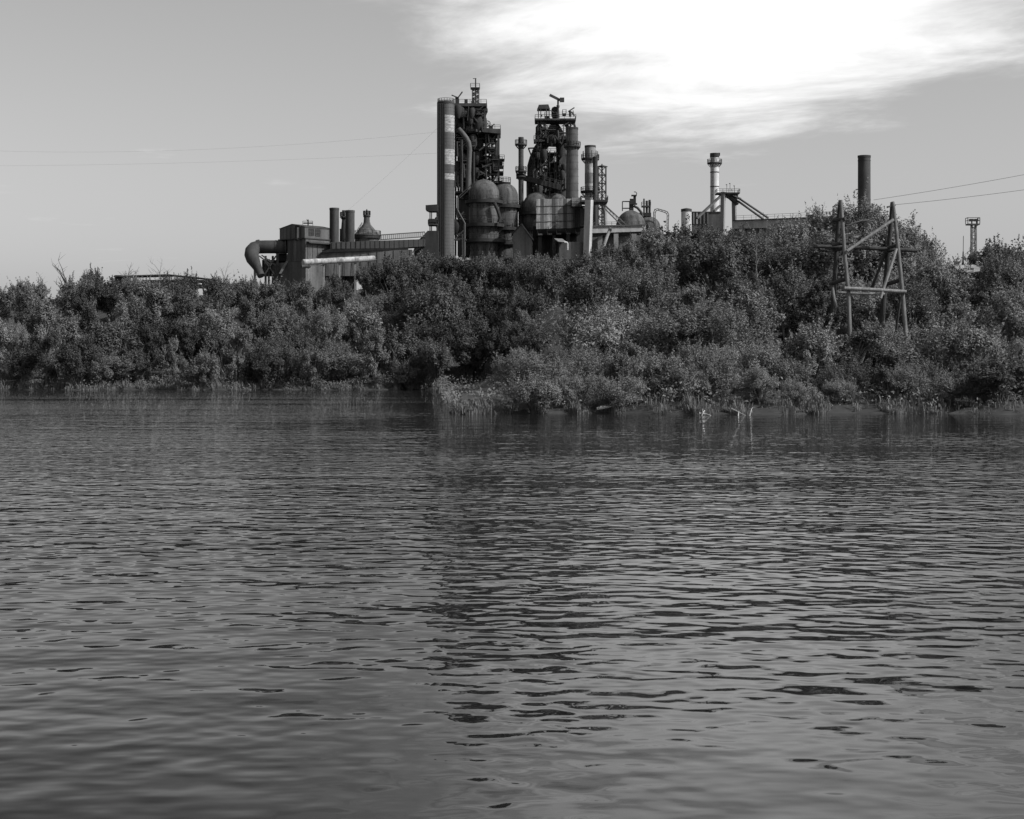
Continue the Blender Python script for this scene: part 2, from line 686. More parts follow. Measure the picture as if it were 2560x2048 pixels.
LAND = [(40, 'the left edge'), (160, 'the bare skyline tree'), (270, 'the dark skyline bush'), (400, 'the ruined shed'), (540, 'the ruin right end'),
        (610, 'the twiggy bare bush'), (690, 'the gas pipe bend'), (765, 'the gabled house'), (850, 'the first short stack'), (890, 'the second short stack'),
        (960, 'the cone roofed bin'), (1050, 'the conveyor gallery'), (1140, 'the tall banded stack'), (1240, 'the front stove'), (1330, 'the gabled shed'), (1400, 'the striped bunker'),
        (1455, 'the brick stack'), (1530, 'the pale trestle leg'), (1600, 'the broad domed tank'), (1680, 'the pipe portal'), (1745, 'the white tank'), (1800, 'the slim white chimney'),
        (1860, 'the arch pylon'), (1960, 'the parapet wall'), (2060, 'the parapet right end'), (2120, 'the left pylon leg'), (2200, 'the dark chimney'),
        (2270, 'the right pylon leg'), (2350, 'the small domed tree'), (2420, 'the rubble strip'), (2470, 'the floodlight mast'), (2530, 'the tall open tree'), (9999, 'the right edge')]


def landmark(px):
    for x, n in LAND:
        if px < x:
            return n


def plant(kind, px, D, h, wscale, label, cat, group=None, name=None, idx=None, sink=0.2, over=None):
    r = random.Random(int(px * 13 + D * 7))
    pr = PROTO[kind]
    crown, stem = pr[r.randrange(len(pr)) if idx is None else idx]
    b = base(px, D)
    if over is None:           # keep the skyline where the photograph has it
        lim = CH + (HZ - skyline(px)) / F * D + r.uniform(-1.1, 0.5) - b.z + sink
        h = max(1.0, min(h, lim))
    nm = name or {'shrub': 'leafy_shrub', 'willow': 'willow_shrub', 'dark': 'dark_shrub', 'tree': 'leafy_tree', 'tall': 'upright_shrub', 'near': 'riverside_shrub'}[kind]
    if label.startswith('@'):
        adj = {'shrub': 'leafy', 'willow': 'pale fine-leaved', 'dark': 'dark', 'tree': 'leafy', 'tall': 'tall upright', 'near': 'small pale'}[kind]
        label = adj + ' shrub ' + label[1:] + ' below ' + landmark(px)
    t = thing(nm, label, cat, (b.x, b.y, b.z - sink), group)
    href = crown_height(crown)
    s = h / href
    sw = max(s, min(0.75, s * 1.22)) * wscale
    t.scale = (sw, sw, s)
    t.rotation_euler.z = r.uniform(0, 6.28)
    o = bpy.data.objects.new('crown', crown)
    C.objects.link(o)
    o.parent = t
    o = bpy.data.objects.new('trunk' if kind == 'tree' else 'stems', stem)
    C.objects.link(o)
    o.parent = t
    NPLANT[0] += 1
    return t


def thicket():
    r = random.Random(5)
    # far bank
    for D, step, hh, lab in ((255, 74, 6.2, 'at the waterline of the far bank'), (263, 88, 7.4, 'just above the far waterline'), (274, 94, 8.0, 'low on the far bank'),
                             (287, 102, 8.0, 'halfway up the far bank'), (304, 114, 7.8, 'high on the far bank'), (326, 100, 7.4, 'on the crest of the far bank')):
        px = -60 + r.uniform(0, 60)
        while px < 1390:
            x, d_ = px + r.uniform(-16, 16), D + r.uniform(-3.5, 3.5)
            h = hh * r.uniform(0.78, 1.25)
            k = r.choice(['shrub', 'shrub', 'willow', 'dark', 'tall', 'tall', 'tall'])
            if k == 'tall':
                h *= 1.3
            if D > 295 and x < 640 and k == 'tall':
                k, h = 'shrub', h / 1.3
            if 980 < x < 1250:
                k = r.choice(['shrub', 'dark', 'dark'])
            plant(k, x, d_, h, r.uniform(0.9, 1.2), '@' + lab, 'shrub', 'shrubs of the far bank')
            px += step * r.uniform(0.85, 1.15)
    # slope below the furnaces, behind the point
    for D, step, hh, lab in ((352, 98, 7.4, 'on the lower furnace slope'), (390, 98, 7.2, 'on the upper furnace slope')):
        px = 840
        while px < 1640:
            x = px + r.uniform(-14, 14)
            plant(r.choice(['shrub', 'shrub', 'willow']), x, D + r.uniform(-8, 8), hh * r.uniform(0.75, 1.2), r.uniform(1.0, 1.3), '@' + lab, 'shrub', 'shrubs at the foot of the furnaces')
            px += step
    # the near point on the right
    for D, step, hh, lab in ((118, 112, 2.4, 'at the near water edge'), (122, 122, 3.4, 'just behind the near water edge'), (128, 138, 4.6, 'low on the near point'),
                             (136, 145, 5.6, 'on the near first rise'), (146, 150, 6.6, 'on the near lower slope'), (159, 162, 7.0, 'halfway up the near point'),
                             (175, 158, 7.6, 'high on the near point'), (195, 152, 8.0, 'high on the right bank'), (220, 142, 8.0, 'behind the brow of the right bank'), (252, 134, 8.0, 'on the crest of the right bank')):
        lo = 1290 if D < 125 else 1300
        px = lo + r.uniform(0, 60)
        while px < 2650:
            x, d_ = px + r.uniform(-22, 22), D + r.uniform(-2.5, 2.5)
            h = hh * r.uniform(0.75, 1.25)
            if D < 126:
                k = r.choice(['near', 'near', 'willow', 'tall'])
            elif D < 150:
                k = r.choice(['near', 'willow', 'shrub', 'tall', 'tall'])
            else:
                k = r.choice(['shrub', 'willow', 'shrub', 'dark', 'tall', 'tall'])
            if 2080 < x < 2270 and 131 < D < 150:
                h *= 0.72
            if D > 126:
                h *= 0.4 + 0.6 * ss((x - 1250) / 230)
            plant(k, x, d_, h, r.uniform(0.95, 1.3), '@' + lab, 'shrub', 'shrubs of the near point and right bank')
            px += step * r.uniform(0.85, 1.15)


thicket()


def thicket_beyond():
    """the same belt of shrubs carried a little way past both edges of the picture"""
    r = random.Random(15)
    for D, hh in ((119, 3.0), (127, 4.4), (138, 5.6), (152, 6.8), (170, 7.4), (195, 7.8)):
        for px in range(2690, 3140, 150):
            plant(r.choice(['shrub', 'willow', 'tall']), px + r.uniform(-30, 30), D + r.uniform(-3, 3), hh * r.uniform(.8, 1.2), r.uniform(1.0, 1.3),
                  'leafy shrub of the near bank beyond the right edge', 'shrub', 'shrubs beyond the right edge')
    for D, hh in ((256, 6.2), (268, 7.6), (288, 8.0), (312, 7.8)):
        for px in range(-120, -420, -100):
            plant(r.choice(['shrub', 'willow', 'tall']), px + r.uniform(-30, 30), D + r.uniform(-3, 3), hh * r.uniform(.8, 1.2), r.uniform(1.0, 1.3),
                  'leafy shrub of the far bank beyond the left edge', 'shrub', 'shrubs beyond the left edge')


thicket_beyond()
# single plants one can point to
plant('tree', 2066, 186, 7.8, 0.9, 'round crowned tree on the crest just left of the dark chimney', 'tree', idx=0, over=1)
plant('tree', 2148, 182, 9.4, 1.05, 'broad tree whose crown hides the foot of the dark chimney', 'tree', idx=1, over=1)
plant('tree', 2236, 184, 8.6, 1.0, 'round tree behind the right leg of the timber pylon', 'tree', idx=2, over=1)
plant('tree', 2300, 190, 7.6, 0.95, 'small domed tree at the right end of the tree row', 'tree', idx=0, over=1)
plant('tree', 2508, 152, 9.4, 0.8, 'tall open tree at the right edge beside the floodlight mast', 'tree', idx=2, over=1)
plant('tree', 2575, 150, 8.2, 0.9, 'leafy tree cut by the right edge of the picture', 'tree', idx=0, over=1)
plant('willow', 1700, 133, 5.6, 1.5, 'pale feathery mound of willow in the middle of the near slope', 'shrub', idx=1)
plant('dark', 240, 325, 8.6, 0.8, 'dark rounded bush standing on the left skyline', 'shrub', idx=1, over=1)
plant('dark', 2505, 117.5, 3.4, 1.3, 'dark bush overhanging the water at the far right', 'shrub', idx=2)
plant('willow', 2102, 129.5, 3.4, 0.95, 'pale willow bush growing round the foot of the left pylon leg', 'shrub')
plant('shrub', 2185, 130, 3.6, 0.8, 'leafy bush in front of the timber pylon between its legs', 'shrub')
plant('willow', 2262, 129, 3.4, 0.9, 'pale willow bush growing round the foot of the right pylon leg', 'shrub')
plant('tall', 1962, 138, 5.2, 1.0, 'upright bush filling the hollow left of the timber pylon', 'shrub')
plant('shrub', 1990, 150, 6.0, 1.0, 'leafy bush behind the hollow left of the timber pylon', 'shrub')
plant('shrub', 182, 279, 7.2, 1.15, 'broad leafy bush in the gap of the far bank under the bare tree', 'shrub')
print('PLANTS', NPLANT[0])


def bare_tree(px, D, h, label, seed, name='bare_tree', m=BARK, spread=0.55, n=7, thick=0.03, lean=0.0):
    r = random.Random(seed)
    b = base(px, D)
    t = thing(name, label, 'tree', b)
    mb = MB()
    tip = b + Vector((lean * h, 0, h * 0.8))
    mid = b.lerp(tip, 0.5) + Vector((r.uniform(-.05, .05) * h, 0, 0))
    mb.path([b - Vector((0, 0, .3)), mid, tip], [thick * h, thick * h * .7, thick * h * .35], 6)
    mb.build('trunk', m, t)
    for i in range(n):
        s = b.lerp(tip, r.uniform(0.35, 1.0))
        a = r.uniform(0, 6.28)
        ln = h * r.uniform(0.25, 0.5)
        e = s + Vector((math.cos(a) * spread, math.sin(a) * 0.3, r.uniform(0.4, 0.9))) * ln
        br = MB().path([s, s.lerp(e, .5) + Vector((0, 0, .04 * h)), e], [thick * h * .35, thick * h * .25, thick * h * .1], 5)
        for k in range(3):
            q = s.lerp(e, r.uniform(0.4, 1))
            br.path([q, q + Vector((r.uniform(-1, 1), r.uniform(-.5, .5), r.uniform(.2, 1))) * ln * 0.35], [thick * h * .15, thick * h * .06], 4)
        br.build('branch', m, t)
    return t


bare_tree(150, 318, 9.6, 'bare leafless tree alone on the left skyline', 3, lean=0.12)
bare_tree(106, 322, 8.6, 'thin bare sapling on the skyline at the far left', 4, spread=0.3, n=5, thick=0.02)
bare_tree(222, 330, 8.6, 'short bare stump of a stem beside the dark round bush', 8, spread=0.15, n=3, thick=0.03)
bare_tree(560, 330, 9.5, 'twiggy bare bush on the skyline left of the gas pipe', 9, spread=0.6, n=12, thick=0.014)
bare_tree(400, 332, 9.5, 'twiggy bare bush above the ruined roof on the left', 19, spread=0.6, n=12, thick=0.014)
bare_tree(340, 330, 9.2, 'crooked bare tree at the left end of the ruined roof', 23, spread=0.7, n=9, thick=0.018, lean=-0.2)
bare_tree(1380, 118, 1.9, 'pale dead sapling standing in the reeds at the water edge', 12, 'dead_sapling', TWIG, 0.3, 4, 0.018)


for i, (px, D_, h_, lab) in enumerate(((805, 256, 5.5, 'pale dead stem standing in the far bank shrubs below the gabled house'), (985, 257, 6.0, 'thin pale dead stem in the dark gap of the far bank'),
                                       (440, 256, 5.0, 'bare pale branchwork low on the far bank below the ruined shed'), (250, 262, 7.5, 'bare pale branchwork on the far bank below the dark skyline bush'),
                                       (1560, 121, 3.2, 'bare twiggy stem on the near bank behind the driftwood log'), (2020, 119, 2.6, 'bare twiggy stem at the near water edge left of the pylon'),
                                       (2380, 134, 5.6, 'grey dead tree among the shrubs right of the timber pylon'), (1890, 150, 7.0, 'grey dead stem among the shrubs left of the timber pylon'))):
    bare_tree(px, D_, h_, lab, 70 + i, 'dead_tree', TWIG, 0.45, 8, 0.012)


def undergrowth():
    rng = np.random.default_rng(3)
    P = []
    while len(P) < 70000:
        D = 115 + 190 * rng.uniform() ** 1.3
        px = rng.uniform(-40, 2620)
        if rng.uniform() < 0.3:
            D, px = rng.uniform(300, 450), rng.uniform(560, 1750)
        X = (px - 1280) / F * D
        d = D - shore(X)
        if d < 0.3:
            D = shore(X) + rng.uniform(0.3, 22)
            if abs(D - shore(X)) < 0.3:
                continue
        z = ground_z(X, D)
        if z < 0.1:
            continue
        tip = 0.35 + 0.65 * ss((px - 1200) / 250) if D < 200 else 1.0
        P.append((X, D, z + tip * rng.uniform(0.05, 1.0) ** 1.4 * (0.6 + 1.0 * (0.5 + 0.5 * math.sin(X * 0.8 + 1.7 * math.sin(D * 0.31))))))
    P = np.array(P)
    nn = rng.normal(size=P.shape) * 0.6 + np.array([0.1, -0.3, 0.8])
    nn /= np.linalg.norm(nn, axis=1)[:, None]
    me = leaf_mesh('undergrowth', P, nn, 0.30, 0.5, LEAF, rng)
    o = bpy.data.objects.new('undergrowth', me)
    C.objects.link(o)
    tag(o, 'low undergrowth covering the river bank between the shrubs', 'undergrowth')
    o['kind'] = 'stuff'


undergrowth()


def blades(n, fx, hmin, hmax, seed, m, name, bend=0.5, w=0.035):
    rng = random.Random(seed)
    mb = MB()
    for _ in range(n):
        b = fx(rng)
        if b is None:
            continue
        h = rng.uniform(hmin, hmax) * (0.65 + 0.35 * math.sin(b.x * 2.1 + math.sin(b.x * 5.3)))
        a = rng.uniform(0, 6.28)
        d = Vector((math.cos(a), math.sin(a), 0))
        s = Vector((-d.y, d.x, 0)) * w
        bb = bend * h * rng.uniform(0.2, 1.0)
        p1 = b + d * bb * 0.25 + Vector((0, 0, h * 0.6))
        p2 = b + d * bb + Vector((0, 0, h * rng.uniform(0.55, 1.0)))
        o = len(mb.v)
        mb.v += [tuple(b - s), tuple(b + s), tuple(p1 - s * .8), tuple(p1 + s * .8), tuple(p2)]
        mb.f += [(o, o + 1, o + 3, o + 2), (o + 2, o + 3, o + 4)]
    return mb.build(name, m, None, False)


def edge_pt(r):
    X = r.uniform(-5.5, 40)
    if r.random() > 0.12 + 0.9 * max(0, math.sin(X * 1.3 + 2 * math.sin(X * 0.47))) ** 2:
        return None
    Y = shore(X) + r.uniform(0.0, 1.0) ** 2 * 4 - 0.15
    return Vector((X, Y, max(0, ground_z(X, Y)) - 0.03))


o = blades(20000, edge_pt, 0.3, 1.2, 4, GRASS, 'shore_grass')
tag(o, 'dry grass and reeds fringing the water edge of the near point', 'grass')
o['kind'] = 'stuff'


def far_edge_pt(r):
    X = r.uniform(-85, -9)
    Y = shore(X) + r.uniform(0, 1) ** 2 * 4
    return Vector((X, Y, max(0, ground_z(X, Y)) - 0.03))


o = blades(6000, far_edge_pt, 0.4, 1.3, 5, GRASS, 'bank_grass', w=0.06)
tag(o, 'rough grass along the waterline of the far left bank', 'grass')
o['kind'] = 'stuff'

# ---------------------------------------------------------------- the iron works
def stack(name, label, x0, x1, ytop, D, m, cat='chimney', taper=0.0, plats=(), hoops=0, rim=True, lad=True, ybase=None, seg=36, hoopm=None):
    """round chimney filling pixels x0..x1 at its top; parts shaft, rim, hoop, platform (> railing), ladder"""
    xc = (x0 + x1) / 2
    r = (x1 - x0) / 2 / F * D
    b = base(xc, D)
    zt = at(xc, ytop, D).z
    zb = b.z - 0.5 if ybase is None else at(xc, ybase, D).z
    t = thing(name, label, cat, (b.x, b.y, zb))
    rb = r * (1 + taper)
    hgt = zt - zb
    MB().lathe(b.x, b.y, [(rb, zb)] + [(rb + (r - rb) * k / 8, zb + hgt * k / 8) for k in range(1, 9)] +
               [(r * 0.86, zt), (r * 0.86, zt - 4), (0.01, zt - 4)], seg).build('shaft', m, t)
    if rim:
        MB().lathe(b.x, b.y, [(r * 1.0, zt - 0.5), (r * 1.05, zt - 0.5), (r * 1.05, zt + 0.08), (r * 0.84, zt + 0.08)], seg).build('rim', STEEL, t)
    for k in range(hoops):
        z = zb + hgt * (0.30 + 0.66 * k / max(1, hoops - 1))
        rr = rb + (r - rb) * (z - zb) / hgt
        MB().lathe(b.x, b.y, [(rr * 0.99, z - 0.1), (rr + 0.06, z - 0.1), (rr + 0.06, z + 0.1), (rr * 0.99, z + 0.1)], seg).build('hoop', hoopm or m, t)
    for (y, xa, xb) in plats:
        z = at(xc, y, D).z
        rr = rb + (r - rb) * (z - zb) / hgt
        ring_platform(t, b.x, b.y, z, rr * 0.98, (xb - xa) / 2 / F * D, 0.4)
    if lad:
        mb = MB()
        ladder(mb, (b.x - rb * 0.55, b.y - rb * 0.88, zb + hgt * 0.3), (b.x - r * 0.55, b.y - r * 0.9, zt))
        mb.build('ladder', STEEL, t)
    return t


def part(parent, name, m, fn):
    mb = MB()
    fn(mb)
    return mb.build(name, m, parent)


def deck(parent, x0, x1, y, D, depth, thick=0.5, rail=True, m=None, name='deck'):
    """flat walkway seen from below: front edge on pixel row y"""
    a, b = at(x0, y, D), at(x1, y, D)
    mb = MB().box(((a.x + b.x) / 2, D + depth / 2, a.z - thick / 2), (b.x - a.x, depth, thick))
    o = mb.build(name, m or STEEL, parent)
    if rail:
        MB().rail([(a.x, D + depth, a.z), (a.x, D + .1, a.z), (b.x, D + .1, b.z), (b.x, D + depth, b.z)]).build('railing', STEEL, o)
    return o


# --- tall round stack in front of the left furnace
def tall_stack():
    D = 480
    t = stack('tall_stack', 'tallest thick round stack with pale worn bands left of the furnaces', 1094, 1136, 256, D, mat('stack_plate', 0.085, 0.35, 0.8, 0.05), hoops=0, lad=False)
    b = t.location
    r = 21 / F * D
    bandm = mat('worn_pale_band', 0.30, 0.6, 1.2, 3.0)
    for ya, yb in ((290, 333), (375, 413), (436, 451)):
        za, zb = at(1115, yb, D).z, at(1115, ya, D).z
        MB().lathe(b.x, b.y, [(r + 0.005, za), (r + 0.025, za), (r + 0.025, zb), (r + 0.005, zb)], 36).build('painted_band', bandm, t)
    for k in range(46):
        z = at(1115, 640, D).z + k * 0.98
        MB().lathe(b.x, b.y, [(r, z - 0.03), (r + 0.035, z - 0.03), (r + 0.035, z + 0.03), (r, z + 0.03)], 36).build('seam', MATS['stack_plate'], t)
    zt, zb = at(1115, 258, D).z, at(1115, 660, D).z
    for a in (-160,):
        c, s = math.cos(math.radians(a)), math.sin(math.radians(a))
        p = Vector((b.x + (r + 0.15) * c, b.y + (r + 0.15) * s, 0))
        MB().path([(p.x, p.y, zb), (p.x, p.y, zt)], 0.13, 8).build('riser_pipe', DARK, t)
    part(t, 'duct_casing', mat('dark_casing', .04, .4, .8, .05), lambda mb: mb.bpx(1093.5, 1112, 259, 660, D - r - .25, 2.6))  # flat box along the left of the shaft, darker than its plate
    for x in (1096, 1100, 1104.5, 1109):
        part(t, 'casing_rib', DARK, lambda mb: mb.bpx(x, x + .9, 259.5, 660, D - r - .37, .2))
    n = 18
    MB().rail([(b.x + r * .98 * math.cos(6.283 * k / n), b.y + r * .98 * math.sin(6.283 * k / n), zt) for k in range(n)], closed=True).build('railing', STEEL, t)


tall_stack()


# --- hot blast stoves
def stove(name, label, xc, rpx, ytop, D, rings, cap=None, lower=1.0, m=SHELL, lowm=None, dome=1.0, shells=True):
    b = base(xc, D)
    r = rpx / F * D
    zt = at(xc, ytop, D).z
    zb = b.z - 0.5
    t = thing(name, label, 'stove', (b.x, b.y, zb))
    spring = zt - r * dome
    prof = [(0.01, zt)]
    for k in range(1, 11):
        a = math.pi / 2 * k / 10
        prof.append((r * math.sin(a), spring + r * dome * math.cos(a)))
    z0 = at(xc, rings[0][0], D).z
    prof.append((r, z0))
    MB().lathe(b.x, b.y, prof[::-1], 48).build('dome', m, t)
    zs = [at(xc, y, D).z for y, _, _ in rings] + [zb]
    for i in range(len(rings)):
        rr = r * (0.955 ** (i if i < 2 else 2)) * lower
        mm = m if lowm is None or i == 0 else lowm
        MB().lathe(b.x, b.y, [(rr, zs[i + 1]), (rr, zs[i] - 0.001)], 48).build('shell', mm, t)
        ring_platform(t, b.x, b.y, zs[i], rr * 0.97, max(abs(rings[i][1] - xc), abs(rings[i][2] - xc)) / F * D, 0.9, DARK, brackets=16)
        # weld seams round the shell
        for q in (0.33, 0.66):
            z = zs[i + 1] + (zs[i] - zs[i + 1]) * q
            MB().lathe(b.x, b.y, [(rr, z - .06), (rr + .05, z - .06), (rr + .05, z + .06), (rr, z + .06)], 48).build('seam', STEEL, t)
    if cap:
        x0, x1, yc = cap
        zc = at(xc, yc, D).z
        rc = (x1 - x0) / 2 / F * D
        MB().lathe(b.x, b.y, [(rc * .8, zt - 0.8), (rc * .8, zc - 0.5), (rc, zc - 0.5), (rc, zc), (0.01, zc)], 28).build('cap', DARK, t)
        MB().rail([(b.x + rc * .97 * math.cos(6.283 * k / 14), b.y + rc * .97 * math.sin(6.283 * k / 14), zc) for k in range(14)], closed=True, h=1.4).build('railing', STEEL, t)
    return t, r, b


t, r, b = stove('hot_blast_stove', 'big domed hot blast stove standing in front of the left furnace', 1210, 38, 449, 488,
                [(502, 1163, 1257), (561, 1160, 1260), (600, 1156, 1264)], lowm=None)
D = 488
part(t, 'stair', STEEL, lambda mb: (mb.beam(at(1146, 492, 484), at(1182, 459, 484), 0.35, 0.2), mb.beam(at(1150, 495, 483), at(1182, 465, 483), 0.3, 0.2)))
part(t, 'pipe', PIPE, lambda mb: mb.path([at(1144, 494, 483), at(1144, 526, 483), at(1162, 558, 483), at(1162, 640, 483)], 0.22, 8))
part(t, 'column', STEEL, lambda mb: mb.beam(at(1156, 585, 482), at(1157, 650, 482), 0.4))
part(t, 'column', STEEL, lambda mb: mb.beam(at(1161, 560, 482), at(1161, 650, 482), 0.35))
part(t, 'brace', STEEL, lambda mb: mb.beam(at(1138, 598, 482), at(1160, 575, 482), 0.3))
part(t, 'walkway', STEEL, lambda mb: mb.bpx(1136, 1166, 598, 601, 482, 2.0))
part(t, 'drain_pipe', DARK, lambda mb: mb.path([at(1236, 508, 483), at(1244, 525, 483), at(1250, 545, 483), at(1247, 556, 483)], 0.5, 8))
stove('hot_blast_stove', 'domed hot blast stove with a railed cap behind the front stove', 1262, 33, 458, 500, [(514, 1221, 1303), (570, 1223, 1301), (606, 1223, 1301)], cap=(1247, 1277, 456))
stove('hot_blast_stove', 'domed stove half hidden behind the striped cladding bunker', 1343, 37, 481, 500, [(531, 1299, 1387), (572, 1301, 1385)], lowm=PALE)
stove('hot_blast_stove', 'low stove dome peeping over the top of the striped bunker', 1388, 26, 484, 506, [(525, 1358, 1418)], dome=0.6)


# --- blast furnaces
def clutter(t, x0, x1, y0, y1, D, n, seed):
    """pipes, braces and stub walkways crowding round a furnace"""
    r = random.Random(seed)
    for i in range(n):
        x, y = r.uniform(x0, x1), r.uniform(y0, y1)
        d = D + r.uniform(-5, 5)
        k = r.random()
        if k < 0.4:
            ln = r.uniform(14, 46)
            rr = r.uniform(0.12, 0.42)
            a, b_ = at(x, y, d), at(x + r.uniform(-3, 3), min(y1, y + ln), d)
            part(t, 'pipe', r.choice([STEEL, DARK, PIPE]), lambda mb: mb.path([a, b_], rr, 8))
        elif k < 0.62:
            e = at(min(x1, x + r.uniform(8, 26)), y + r.choice([-1, 1]) * r.uniform(5, 22), d)
            a = at(x, y, d)
            part(t, 'brace', STEEL, lambda mb: mb.beam(a, e, r.uniform(0.2, 0.45)))
        elif k < 0.85:
            w = r.uniform(8, 24)
            deck(t, x, min(x1 + 4, x + w), y, d, r.uniform(1.5, 4), 0.3, True, STEEL, 'walkway')
        else:
            a = at(x, y, d)
            rr = r.uniform(0.5, 1.3)
            part(t, 'vessel', DARK, lambda mb: mb.lathe(a.x, a.y, [(0.01, a.z + rr * 1.8), (rr * .7, a.z + rr * 1.5), (rr, a.z + rr), (rr, a.z - rr), (rr * .5, a.z - rr * 2)], 14))


def furnace_left():
    D = 506
    b = base(1190, D)
    t = thing('blast_furnace', 'left blast furnace, tallest tangle of steel with a mast on top', 'furnace', b)
    # furnace stack: bell top, throat, tapered shaft
    prof = [(38, 640), (38, 500), (34, 470), (25, 350), (20, 326), (30, 300), (32, 280), (20, 262), (0.02, 258)]
    c = at(1183, 300, D + 4)
    part(t, 'shaft', DARK, lambda mb: mb.lathe(c.x, c.y, [(p / F * D, at(0, y, D).z) for p, y in prof], 28))
    # columns, beams and X bracing of the lift tower on the right
    for dx, (xa, xb) in ((0, (1213, 1217)), (0, (1243, 1249))):
        for dd in (-4, 5):
            part(t, 'column', STEEL, lambda mb: mb.beam(at((xa + xb) / 2, 326, D + dd), at((xa + xb) / 2, 640, D + dd), (xb - xa) / F * D))
    ys = [331, 370, 404, 436, 468]
    for ya, yb in zip(ys, ys[1:]):
        for dd in (-4, 5):
            part(t, 'cross_beam', STEEL, lambda mb: mb.beam(at(1215, yb, D + dd), at(1246, yb, D + dd), 0.55))
            part(t, 'brace', STEEL, lambda mb: mb.beam(at(1216, ya, D + dd), at(1245, yb, D + dd), 0.32))
            part(t, 'brace', STEEL, lambda mb: mb.beam(at(1245, ya, D + dd), at(1216, yb, D + dd), 0.32))
    # left columns against the stack
    for x in (1139, 1146, 1158, 1168, 1180, 1198, 1230):
        part(t, 'column', DARK, lambda mb: mb.beam(at(x, 322, D + 6), at(x, 640, D + 6), 0.55))
    # main charging deck and top deck
    deck(t, 1140, 1251, 322, D - 6, 13, 1.1, True, STEEL)
    part(t, 'girder', STEEL, lambda mb: mb.beam(at(1165, 321, D - 6.4), at(1250, 329, D - 6.4), 0.5, 1.3))
    deck(t, 1134, 1216, 258, D - 6, 12, 0.9, True, STEEL)
    deck(t, 1136, 1212, 272, D - 5, 10, 0.5, False, STEEL)
    for y, xa, xb in ((345, 1140, 1240), (371, 1137, 1248), (402, 1137, 1256), (428, 1137, 1258), (452, 1137, 1256), (478, 1137, 1262)):
        deck(t, xa, xb, y, D - 3, 9, 0.45, True, STEEL, 'gallery')
    deck(t, 1249, 1261, 397, D - 4, 4, 0.4, True, STEEL, 'balcony')
    deck(t, 1249, 1259, 414, D - 4, 4, 0.6, True, STEEL, 'balcony')
    # gas uptakes: four fat pipes bending together at the top
    for xa, xb, dd in ((1146, 1170, -3), (1205, 1190, -3), (1150, 1174, 6), (1200, 1188, 6)):
        part(t, 'uptake_pipe', DARK, lambda mb: mb.path([at(xa, 330, D + dd), at(xa, 300, D + dd), at(xa + (xb - xa) * .4, 282, D + dd), at(xb, 266, D + dd)], 1.5, 12))
    part(t, 'downcomer', PIPE, lambda mb: mb.path([at(1146, 322, 495), at(1156, 333, 495), at(1166, 346, 495), at(1172, 358, 495), at(1174, 372, 495), at(1172, 420, 495), at(1170, 475, 495)], 0.72, 16))
    part(t, 'riser_pipe', STEEL, lambda mb: mb.path([at(1154, 350, 497), at(1154, 480, 497)], 0.4, 10))
    part(t, 'riser_pipe', DARK, lambda mb: mb.path([at(1184, 380, 497), at(1184, 480, 497)], 0.4, 10))
    # right bracket with strut and winding wheel
    part(t, 'bracket', STEEL, lambda mb: (mb.bpx(1204, 1219, 271, 278, D - 4, 3), mb.beam(at(1218, 277, D - 3), at(1207, 306, D - 3), 0.45)))
    w = at(1219, 309, D - 3)
    part(t, 'winding_wheel', STEEL, lambda mb: (mb.path([w + Vector((math.cos(a * .3927) * .78, 0, math.sin(a * .3927) * .78)) for a in range(17)], 0.12, 6),
                                                [mb.beam(w, w + Vector((math.cos(a * 1.047) * .78, 0, math.sin(a * 1.047) * .78)), .1) for a in range(6)]))
    part(t, 'winch', DARK, lambda mb: (mb.bpx(1222, 1232, 314, 321, D - 3, 2.5), mb.beam(at(1231, 315, D - 3), at(1236, 310, D - 3), .3)))
    # mast with lattice frame
    part(t, 'mast', STEEL, lambda mb: mb.beam(at(1189, 259, D), at(1189, 196, D), 0.38))
    part(t, 'mast_frame', STEEL, lambda mb: mb.lattice(at(1189, 258, D), at(1189, 220, D), 2.0, 6, 0.16))
    deck(t, 1176, 1199, 218, D - 1.4, 2.8, 0.35, True, STEEL, 'mast_platform')
    part(t, 'mast_arm', STEEL, lambda mb: mb.beam(at(1182, 197, D), at(1191, 196, D), 0.16))
    # small slewing crane on the top deck
    part(t, 'crane_base', DARK, lambda mb: mb.bpx(1138, 1147, 242, 258, D - 3, 1.4))
    part(t, 'crane_jib', DARK, lambda mb: (mb.beam(at(1144, 246, D - 3), at(1155, 231, D - 3), 0.35), mb.bpx(1154, 1156.5, 229, 232, D - 3.2, .4)))
    part(t, 'crane_tail', DARK, lambda mb: mb.beam(at(1144, 244, D - 3), at(1129, 238, D - 3), 0.3))
    part(t, 'motor_house', DARK, lambda mb: mb.bpx(1161, 1169, 249, 258, D - 3, 1.5))
    part(t, 'motor_house', DARK, lambda mb: mb.bpx(1178, 1186, 252, 258, D - 4, 1.5))
    clutter(t, 1138, 1206, 276, 322, D - 3, 60, 1)
    part(t, 'hoist_house', DARK, lambda mb: (mb.bpx(1140, 1172, 284, 318, D - 2, 5), mb.bpx(1176, 1204, 274, 300, D - 3, 5)))
    part(t, 'skip_chute', DARK, lambda mb: mb.beam(at(1172, 320, D - 5), at(1196, 286, D - 5), 2.2, 1.6))
    clutter(t, 1138, 1242, 335, 470, D - 2, 150, 2)
    clutter(t, 1160, 1214, 262, 330, D - 4, 24, 4)
    clutter(t, 1138, 1160, 480, 600, D - 2, 12, 3)


furnace_left()


